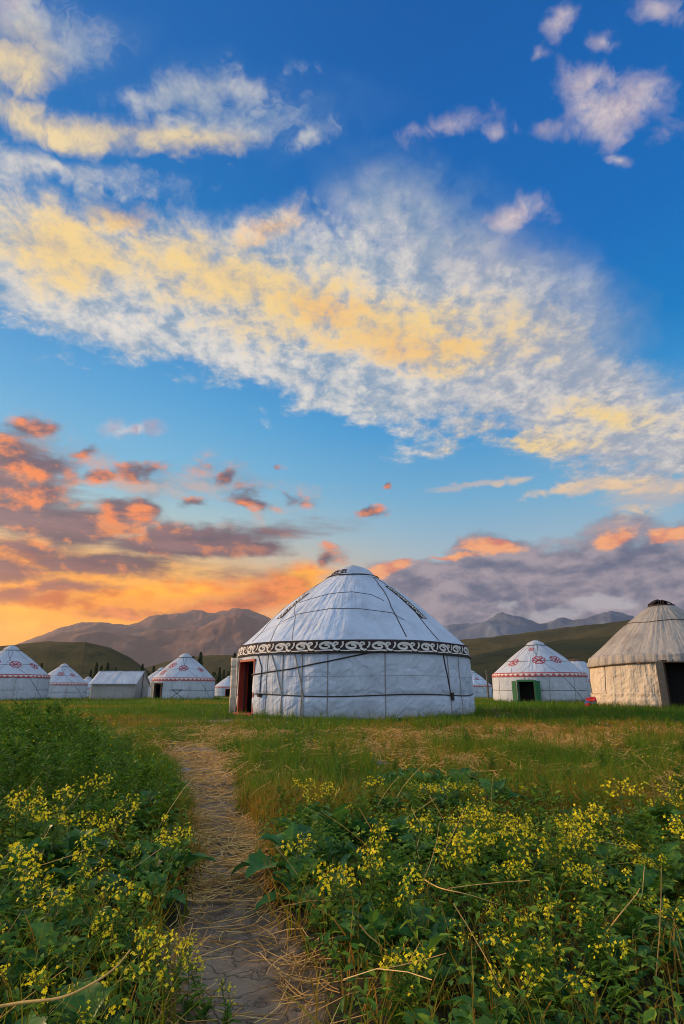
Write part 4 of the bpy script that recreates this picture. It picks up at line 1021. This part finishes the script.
# tall weeds: the dense bank left of the path
def f_tall(x, y):
    e = le(y) - x
    if e < .12: return 0
    if y < 2.6: return .18
    return min(1, e * 1.5) * (1 if y < 9 else .6)
pts = spaced(sample(9000, 1.7, 13.5, f_tall, .8), .185, 205)
for (x, y) in pts:
    e = le(y) - x
    s = (.60 + .50 * min(1, e * .9)) * random.uniform(.75, 1.35) * (1 if y > 3.4 else .75)
    weeds.put(x, y, s, 'dark green feathery weed in the tall dense bank left of the path', 'weed', 'feathery weeds left of the path')
rt = spaced(sample(4000, 1.5, 4.4, lambda x, y: 1 if x > re_(y) + .12 else 0), .24, 55)
for (x, y) in rt: weeds.put(x, y, random.uniform(.4, .75), 'green feathery weed growing among the yellow flowers right of the path', 'weed', 'feathery weeds right of the path')
for (x, y) in spaced(sample(3000, 3.9, 9.0, lambda x, y: clumpy(x, y, 1.3, 2) ** 2 if x > -.2 else 0), .36, 38): weeds.put(x, y, random.uniform(.35, .6), 'small green weed standing out of the ochre grass in the mid meadow', 'weed', 'small weeds in the mid meadow')
# mustard in flower
def f_mr(x, y):
    if x < re_(y) + .10: return 0
    return max(0, clumpy(x, y, 2.9, .7) - .35) * 1.5 * min(1, max(0, (4.6 + .5 * math.sin(x * 2.1) - y) * .8)) * (1 if y > 1.9 else .8)
pr = spaced(sample(3000, 1.25, 4.4, f_mr), .12, 150)
for (x, y) in pr: musts.put(x, y, random.uniform(.62, 1.05) * (1 if y > 1.9 else .8) * (1 if y < 3.2 else .8) * (.68 + .5 * clumpy(x, y, 2.2, 5)), 'yellow flowering mustard plant in the thick growth right of the path', 'plant', 'mustard plants right of the path')
pl = spaced(sample(2500, 1.2, 3.7, lambda x, y: ((.75 if le(y) - x < .75 else .10) if y > 2.2 else .8) * clumpy(x, y, 3.1, 2) if x < le(y) - .03 else 0), .15, 62)
for (x, y) in pl: musts.put(x, y, random.uniform(.6, .95) * (1 if y > 1.9 else .75), 'yellow flowering mustard plant on the near left side of the path', 'plant', 'mustard plants left of the path')
# broad leaved plants underneath
br = spaced(sample(7000, 1.15, 5.6, lambda x, y: (min(.9, max(0, (4.9 + .8 * math.sin(x * 2.1) - y) * .7)) * (.12 + .88 * clumpy(x, y, 2.3, 3)) if x > re_(y) + (.06 if y > 2.4 else .17) else 0)), .15, 200)
for (x, y) in br: broads.put(x, y, random.uniform(.6, 1.0) * (.6 + .95 * clumpy(x, y, 3.3, 4)), 'low broad leaved green plant under the yellow flowers right of the path', 'weed', 'broad leaved plants right of the path')
bl = spaced(sample(4000, 1.15, 4.3, lambda x, y: (.9 if x < le(y) - .06 else 0)), .15, 120)
for (x, y) in bl: broads.put(x, y, random.uniform(.6, 1.0) * (.7 + .8 * clumpy(x, y, 3.1, 1)), 'low broad leaved green plant in the growth left of the path', 'weed', 'broad leaved plants left of the path')

for (px, py, s) in ((150, 1010, .6), (182, 1018, .55), (205, 1012, .5), (226, 1022, .42), (172, 992, .5)):
    q = ground_pt(px, py); musts.put(q.x, q.y, s, 'yellow flowering mustard plant on the near left side of the path', 'plant', 'mustard plants left of the path')
for (px, py, s) in ((48, 990, 1.15), (110, 960, .8)):
    q = ground_pt(px, py); broads.put(q.x, q.y, s, 'low broad leaved green plant in the growth left of the path', 'weed', 'broad leaved plants left of the path')
# ---- undergrowth and grass (nobody could count it)
def scatter(n, y0, y1, power=1.0, spread=.78):
    y = (y0 ** (1 + power) + rng.random(n) * (y1 ** (1 + power) - y0 ** (1 + power))) ** (1 / (1 + power)); x = rng.uniform(-1, 1, n) * (spread * y + .35)
    return x, y
ycs = [(o.location.x, o.location.y, 3.9 if i == 0 else 3.4) for i, o in enumerate([q for q in sc.objects if q.get('category') == 'yurt'])]
def clear(x, y, m=0.0):
    ok = np.ones(len(x), bool)
    for (cx_, cy_, r) in ycs: ok &= np.hypot(x - cx_, y - cy_) > r + m
    return ok
def P3(x, y): return np.stack([x, y, land(x, y) - .035 * path_mask(x, y) - .004], -1)
# low leaf litter of small leaves through the planted strips
x, y = scatter(60000, 1.0, 5.2, 1.0)
inn = ((x < left_edge(y) - .02) | ((x > right_edge(y) + .02) & (rng.random(len(x)) < np.clip((4.9 + .8 * np.sin(x * 2.1) - y) * .8, 0, 1))))
x, y = x[inn], y[inn]; n = len(x); so = Soup()
p = P3(x, y); p[:, 2] += rng.random(n) ** 1.5 * .16; a = rng.uniform(0, 6.28, n)
leaves(p, np.stack([np.cos(a), np.sin(a), rng.uniform(-.1, .9, n)], -1), np.stack([rng.normal(0, .35, n), rng.normal(0, .35, n), np.ones(n)], -1), rng.uniform(.014, .046, n), rng.uniform(.005, .020, n), rng.random(n), so)
x, y = scatter(150000, 4.8, 13.5, 1.0); inn = x < left_edge(y) - .05 - .25 * rng.random(len(x)); x, y = x[inn], y[inn]; n = len(x)
p = P3(x, y); p[:, 2] += rng.random(n) ** .8 * (.16 + .14 * np.sin(x * 2.3 + y) * np.sin(y * 1.7) + .10 * np.clip((left_edge(y) - x), 0, 1)); a = rng.uniform(0, 6.28, n)
leaves(p, np.stack([np.cos(a), np.sin(a), rng.uniform(-.1, 1.4, n)], -1), np.stack([rng.normal(0, .35, n), rng.normal(0, .35, n), np.ones(n)], -1), rng.uniform(.03, .08, n), rng.uniform(.008, .022, n), rng.random(n), so)
o = so.build('undergrowth', PM['must']); tag(o, 'mat of small green leaves filling the ground between the flowering plants', 'undergrowth', kind='stuff')

so = Soup()
def grass_zone(n, y0, y1, H, W, power=1.0, keep=None, lean=(.2, .9), dryb=0.0, seg=3, spread=.78):
    x, y = scatter(n, y0, y1, power, spread); ok = clear(x, y, .02); ok &= rng.random(n) > path_mask(x, y) * 1.05
    if keep is not None: ok &= rng.random(n) < keep(x, y)
    x, y = x[ok], y[ok]; n = len(x)
    dry = dry_mask(x, y); patch = .5 + .5 * np.sin(x * 1.7 + 2 * np.sin(y * .9)) * np.sin(y * 1.3 + 1.5 * np.sin(x * .7))
    big = np.clip(.5 + .35 * np.sin(x * .45 + 1.3 * np.sin(y * .3)) + .3 * np.sin(y * .6 + x * .2), 0, 1)
    h = H * rng.uniform(.35, 1.25, n) * (.40 + .95 * patch) * (1 - .6 * dry) * np.clip((np.hypot(x - Y.c.x, y - Y.c.y) - Y.r) / 2.2, .35, 1)
    tint = np.clip(rng.uniform(0, .34, n) + .50 * np.clip((big - .35) * 1.6, 0, 1) + dryb + dry * rng.uniform(.1, .75, n) + (rng.random(n) < .07) * .4, 0, 1)
    blades(P3(x, y), h, W * rng.uniform(.7, 1.4, n), rng.uniform(*lean, n), tint, so, seg)
veg = lambda x, y: np.where((x < left_edge(y)) | ((x > right_edge(y)) & (y < 4.0)), .45, 1.0)
grass_zone(34000, 1.0, 4.5, .17, .0045, keep=veg)
grass_zone(110000, 3.8, 9.5, .15, .0052, keep=lambda x, y: .35 + .65 * (1 - dry_mask(x, y)))
grass_zone(150000, 9.0, 21, .13, .0085, .8)
grass_zone(100000, 19, 42, .15, .018, .7, seg=2)
grass_zone(60000, 40, 95, .20, .045, .6, seg=2)
# taller tussocks
def tuft_zone(nt, y0, y1, H, W, per, keep=None):
    x, y = scatter(nt, y0, y1); ok = clear(x, y, .05) & (path_mask(x, y) < .3)
    if keep is not None: ok &= rng.random(nt) < keep(x, y)
    x, y = x[ok], y[ok]; x = np.repeat(x, per) + rng.normal(0, .035, len(x) * per); y = np.repeat(y, per) + rng.normal(0, .035, len(y) * per); n = len(x)
    blades(P3(x, y), H * rng.uniform(.5, 1.2, n), W * rng.uniform(.7, 1.3, n), rng.uniform(.15, .8, n), np.clip(rng.uniform(0, .5, n) + .45 * dry_mask(x, y), 0, 1), so)
tuft_zone(800, 3.8, 9, .27, .0055, 26, keep=lambda x, y: .25 + .75 * (1 - dry_mask(x, y)))
tuft_zone(1500, 8.5, 22, .26, .009, 16)
tuft_zone(1200, 20, 60, .32, .020, 9)
# fringe at the foot of the big yurt
def fringe(cx_, cy_, r, n, H, W):
    a = rng.uniform(0, 6.28, n); rr = r + np.abs(rng.normal(.06, .16, n)); x = cx_ + np.cos(a) * rr; y = cy_ + np.sin(a) * rr
    blades(P3(x, y), H * rng.uniform(.3, 1.3, n), W * rng.uniform(.7, 1.3, n), rng.uniform(.1, .8, n), rng.uniform(0, .55, n), so)
fringe(Y.c.x, Y.c.y, Y.r, 7000, .09, .008); fringe(B.c.x, B.c.y, B.r, 7000, .28, .016)
for (cx_, cy_, r) in ycs[2:]: fringe(cx_, cy_, r + .1, 1400, .30, .04)
o = so.build('grass', PM['grass']); tag(o, 'meadow grass, green with ochre dry patches, around the yurts', 'grass', kind='stuff')

# ---- straw trodden into the path and lying over the dry patches
so = Soup()
def straw(n, y0, y1, keep, Ls, r, lift=.012):
    x, y = scatter(n, y0, y1); ok = rng.random(n) < keep(x, y); x, y = x[ok], y[ok]
    a = rng.normal(0, 1.0, len(x)) + rng.choice([.2, 1.2, 2.6], len(x)); L = rng.uniform(*Ls, len(x))
    for xi, yi, ai, Li in zip(x, y, a, L):
        bend = rng.normal(0, .18); pts = []
        z0 = rng.random() * lift; z1 = rng.random() * lift * 2
        for t in (-.5, -.17, .17, .5):
            px_ = xi + math.cos(ai + bend * t * 2) * Li * t; py_ = yi + math.sin(ai + bend * t * 2) * Li * t
            pts.append((px_, py_, 0, t))
        Z = land(np.array([p[0] for p in pts]), np.array([p[1] for p in pts])) - .035 * path_mask(np.array([p[0] for p in pts]), np.array([p[1] for p in pts]))
        tube_soup([(p[0], p[1], Z[i] + r + .010 + z0 + (z1 - z0) * (p[3] + .5)) for i, p in enumerate(pts)], r, r * .8, rng.random(), so, 3)
edge = lambda x, y: np.where(y < 2.6, .55, 1.0) * np.clip(path_mask(x, y) * .10 + .9 * np.clip(path_mask(x, y) - .05, 0, 1) * (np.abs(x - np.interp(y, pc[:, 1], pc[:, 0])) > .45 * np.interp(y, pc[:, 1], pc[:, 2])) + .55 * np.clip(x - np.interp(y, pc[:, 1], pc[:, 0]), 0, 1) * (path_mask(x, y) > .1) * 2, 0, 1)
straw(26000, 1.15, 4.2, edge, (.05, .26), .0017, .014)
straw(22000, 2.7, 8, lambda x, y: path_mask(x, y) * .8, (.06, .25), .0026, .02)
straw(26000, 3.6, 12, lambda x, y: dry_mask(x, y) * .9, (.08, .36), .0030, .06)
straw(120, 1.3, 4.2, lambda x, y: (path_mask(x, y) < .1) * 1.0, (.1, .3), .0015, .16)
o = so.build('straw', PM['straw']); tag(o, 'loose dry straw strewn over the path and the trodden meadow', 'straw', kind='stuff')

# scattered far flowers: white and yellow specks
so = Soup(); x, y = scatter(1500, 9, 20); ok = clear(x, y, .1) & (clump := (np.sin(x * 1.1) * np.sin(y * .9 + x * .5) > -.1)); x, y = x[ok], y[ok]
def specks(x, y, zlo, zhi, r, so):
    for xi, yi in zip(x, y):
        z = gz(xi, yi) + rng.uniform(zlo, zhi); c = np.array([xi, yi, z])
        for m in range(3):
            a = rng.uniform(0, 3.14); u = np.array([math.cos(a), math.sin(a), 0]) * r; v = np.array([0, -.4, .9]) * r
            so.add([c - u, c - v, c + u, c + v], [(0, 1, 2, 3)], rng.random())
specks(x[:170], y[:170], .10, .22, .010, so)
o = so.build('white_flowers', PM['white']); tag(o, 'tiny white meadow flowers dotted through the grass before the yurts', 'flowers', kind='stuff')
so = Soup(); x, y = scatter(420, 4.4, 14); ok = clear(x, y, .1) & (x > -2.2); specks(x[ok], y[ok], .12, .24, .008, so)
x, y = scatter(2600, 3.6, 12); ok = x < left_edge(y) - .05; specks(x[ok][:260], y[ok][:260], .25, .5, .007, so)
o = so.build('yellow_flowers', PM['petal']); tag(o, 'small yellow flower heads scattered far out in the meadow grass', 'flowers', kind='stuff')

# one long fallen stalk across the lower left corner
def stalk(ptspx, zs, r, label):
    P_ = [ground_pt(*q) for q in ptspx]; pts = []
    for q, z, (px, py) in zip(P_, zs, ptspx):
        d = ray(px, py); t = (gz(q.x, q.y) + z - EYE) / d.z; pts.append(Vector((0, 0, EYE)) + d * t)
    fine = []
    for i in range(len(pts) - 1):
        for k in range(5):
            t = k / 5; a, b_, c_, d_ = pts[max(i - 1, 0)], pts[i], pts[i + 1], pts[min(i + 2, len(pts) - 1)]
            fine.append(.5 * ((2 * b_) + (c_ - a) * t + (2 * a - 5 * b_ + 4 * c_ - d_) * t * t + (-a + 3 * b_ - 3 * c_ + d_) * t ** 3))
    fine.append(pts[-1]); s_ = Soup(); tube_soup([tuple(q) for q in fine], r, r * .45, .55, s_, 6)
    o = s_.build('dry_stalk', PM['straw']); tag(o, label, 'stalk')
stalk([(-30, 1012), (20, 1003), (60, 998), (90, 985), (115, 968), (130, 950)], [.20, .21, .22, .235, .25, .25], .0032, 'long ochre stalk bent across the bottom left corner of the growth')
stalk([(604, 935), (612, 925), (622, 912), (636, 895), (640, 888)], [.10, .13, .17, .2, .22], .0022, 'pale broken stalk leaning in the growth at the lower right')
stalk([(360, 925), (368, 935), (380, 945), (388, 955)], [.20, .17, .14, .1], .002, 'short brown twig leaning beside the right edge of the path')
stalk([(425, 880), (440, 888), (470, 895), (500, 905)], [.20, .24, .24, .2], .0018, 'thin pale arching stalk among yellow flowers right of the path')
# one tall spindly weed standing up against the left yurts
tw = weeds.put(*at(44, 6.0)[:2], 1.35, 'tall spindly weed rising before the left edge yurts', 'weed', None)
tw.scale = (.45, .45, 1.55); tw['group'] = ''
del tw['group']

# ---- stones
def stone(px, py, w, label, c):
    q = ground_pt(px, py); bm = bmesh.new(); bmesh.ops.create_icosphere(bm, subdivisions=3, radius=1)
    sd = random.random() * 90
    for v in bm.verts:
        n = mnoise.noise(v.co * 1.3 + Vector((sd, 0, 0))); v.co *= 1 + .35 * n; v.co.x *= w; v.co.y *= w * .7; v.co.z *= w * .28
    me = bpy.data.meshes.new('stone'); bm.to_mesh(me); bm.free(); me.materials.append(c); o = bpy.data.objects.new('stone', me); col.objects.link(o)
    o.location = (q.x, q.y, gz(q.x, q.y) - .035 * onp(q.x, q.y) + w * .10); o.rotation_euler[2] = random.random() * 3; tag(o, label, 'stone')
ms = simple('grey_stone', (.24, .24, .26), (.14, .14, .15), .85, 9, .3, 60, .01)
stone(182, 769, .11, 'flat grey stone, broader of two where the path widens', ms)
stone(206, 768, .075, 'small grey stone beside a broader one where the path widens', ms)
stone(197, 784, .06, 'small bluish stone on the path just below two others', ms)
stone(377, 765, .13, 'flat pale stone lying in the dry grass right of the path', ms)
stone(12, 816, .05, 'dark rounded stone among the weeds at the left edge', ms)
# ------------------------------------------------------------------ trees at the foot of the hills
bark = simple('bark', (.06, .045, .03), (.03, .022, .016), .9, 6)
tl = leaf_mat('tree_leaves', [(0, (.018, .036, .014)), (.6, (.034, .060, .020)), (1, (.06, .085, .026))], .7, .25)
def far_tree(h, slim):
    root = empty('poplar_tree' if slim < .2 else 'broadleaf_tree'); mb = MB()
    mb.tube([(0, 0, 0), (.05 * h * .1, 0, h * .5), (0, 0, h * .93)], [h * .018, h * .012, h * .003], 6)
    for k in range(7):
        a = k * 2.4; z = h * (.18 + .09 * k); mb.tube([(0, 0, z), (math.cos(a) * h * slim * .8, math.sin(a) * h * slim * .8, z + h * .12)], [h * .006, h * .002], 4)
    mb.build('trunk', bark, root); n = 1500; so_ = Soup()
    t = rng.random(n); a = rng.uniform(0, 6.28, n); env = np.sin(np.pi * np.clip(t * .93 + .07, 0, 1) ** .62) ** .8
    lob = 1 + .45 * np.sin(a * 3 + t * 9) * np.sin(t * 17 + a)
    r = h * slim * env * lob * np.sqrt(rng.random(n)); p = np.stack([np.cos(a) * r, np.sin(a) * r, h * (.10 + .92 * t)], -1)
    leaves(p, rng.normal(0, 1, (n, 3)) + [0, 0, .6], rng.normal(0, 1, (n, 3)), h * rng.uniform(.03, .06, n), h * rng.uniform(.018, .03, n), rng.random(n), so_)
    so_.build('crown', tl, root); return root
TP = [far_tree(10, .11), far_tree(9, .13), far_tree(11, .10), far_tree(7, .30), far_tree(6, .36)]; TU = [False] * 5
def plant_tree(px, D, s, k, label, group):
    p = at(px, D); o = TP[k] if not TU[k] else copy_tree(TP[k]); TU[k] = True
    o.location = (p.x, p.y, gz(p.x, p.y) - .2); o.scale = (s * 1.15, s * 1.15, s * 1.2); o.rotation_euler[2] = random.uniform(0, 6.28); tag(o, label, 'tree', group)
for px in (88, 93, 99, 104, 108, 113): plant_tree(px + random.uniform(-1, 1), random.uniform(270, 320), random.uniform(.75, 1.1), random.choice((0, 1, 2)), 'dark slim poplar behind the ridge tent at the foot of the round hill', 'poplars behind the ridge tent')
for px in (134, 141, 147, 152, 158, 163): plant_tree(px + random.uniform(-1, 1), random.uniform(270, 330), random.uniform(.7, 1.1), random.choice((0, 1, 2, 3)), 'dark tree behind the yurts with a cream door flap', 'trees behind the flap yurts')
for px in (186, 192, 197, 203, 207, 212, 217, 222, 228, 233): plant_tree(px + random.uniform(-2, 2), random.uniform(230, 330), random.uniform(.75, 1.25), random.choice((0, 1, 2, 3, 4)), 'dark tree in the row left of the big scroll banded yurt', 'trees left of the big yurt')
for px in (28, 33, 38, 44): plant_tree(px, random.uniform(260, 300), random.uniform(.6, .9), random.choice((0, 1, 2)), 'dark tree between the two yurts at the far left', 'trees at the far left')
for px in (476, 483, 494, 500): plant_tree(px, random.uniform(300, 400), random.uniform(.4, .7), random.choice((3, 4)), 'low dark tree under the slope right of the big yurt', 'trees right of the big yurt')
# belt of bushes at the foot of the hills
so = Soup(); n = 42000
az_ = rng.uniform(-.66, .66, n); d = rng.uniform(200, 330, n); hgt = 2.2 + 1.4 * np.sin(az_ * 60) * np.sin(az_ * 23 + 1) + .8 * np.sin(az_ * 171)
p = np.stack([np.sin(az_) * d, np.cos(az_) * d, land(np.sin(az_) * d, np.cos(az_) * d) + np.clip(hgt, .5, 5) * rng.random(n)], -1)
leaves(p, rng.normal(0, 1, (n, 3)) + [0, 0, .5], rng.normal(0, 1, (n, 3)), rng.uniform(.6, 1.3, n), rng.uniform(.4, .8, n), rng.random(n), so)
o = so.build('bushes', tl); tag(o, 'dark belt of bushes along the foot of the hills', 'bushes', kind='stuff')

# ------------------------------------------------------------------ evening haze
hz = MB(); hz.box((0, 0, 345), (14200, 14200, 710)); hb_ = hz.build('haze', None); tag(hb_, kind='stuff'); tag(hb_, 'thin evening haze lying over the valley', 'haze')
hm = bpy.data.materials.new('haze'); hm.use_nodes = True; nt = hm.node_tree; nt.nodes.clear()
v_ = nt.nodes.new('ShaderNodeVolumePrincipled'); v_.inputs['Color'].default_value = (.82, .88, 1.0, 1); v_.inputs['Density'].default_value = 0.42e-4; v_.inputs['Anisotropy'].default_value = 0.6
o_ = nt.nodes.new('ShaderNodeOutputMaterial'); nt.links.new(v_.outputs[0], o_.inputs['Volume']); hb_.data.materials.append(hm)
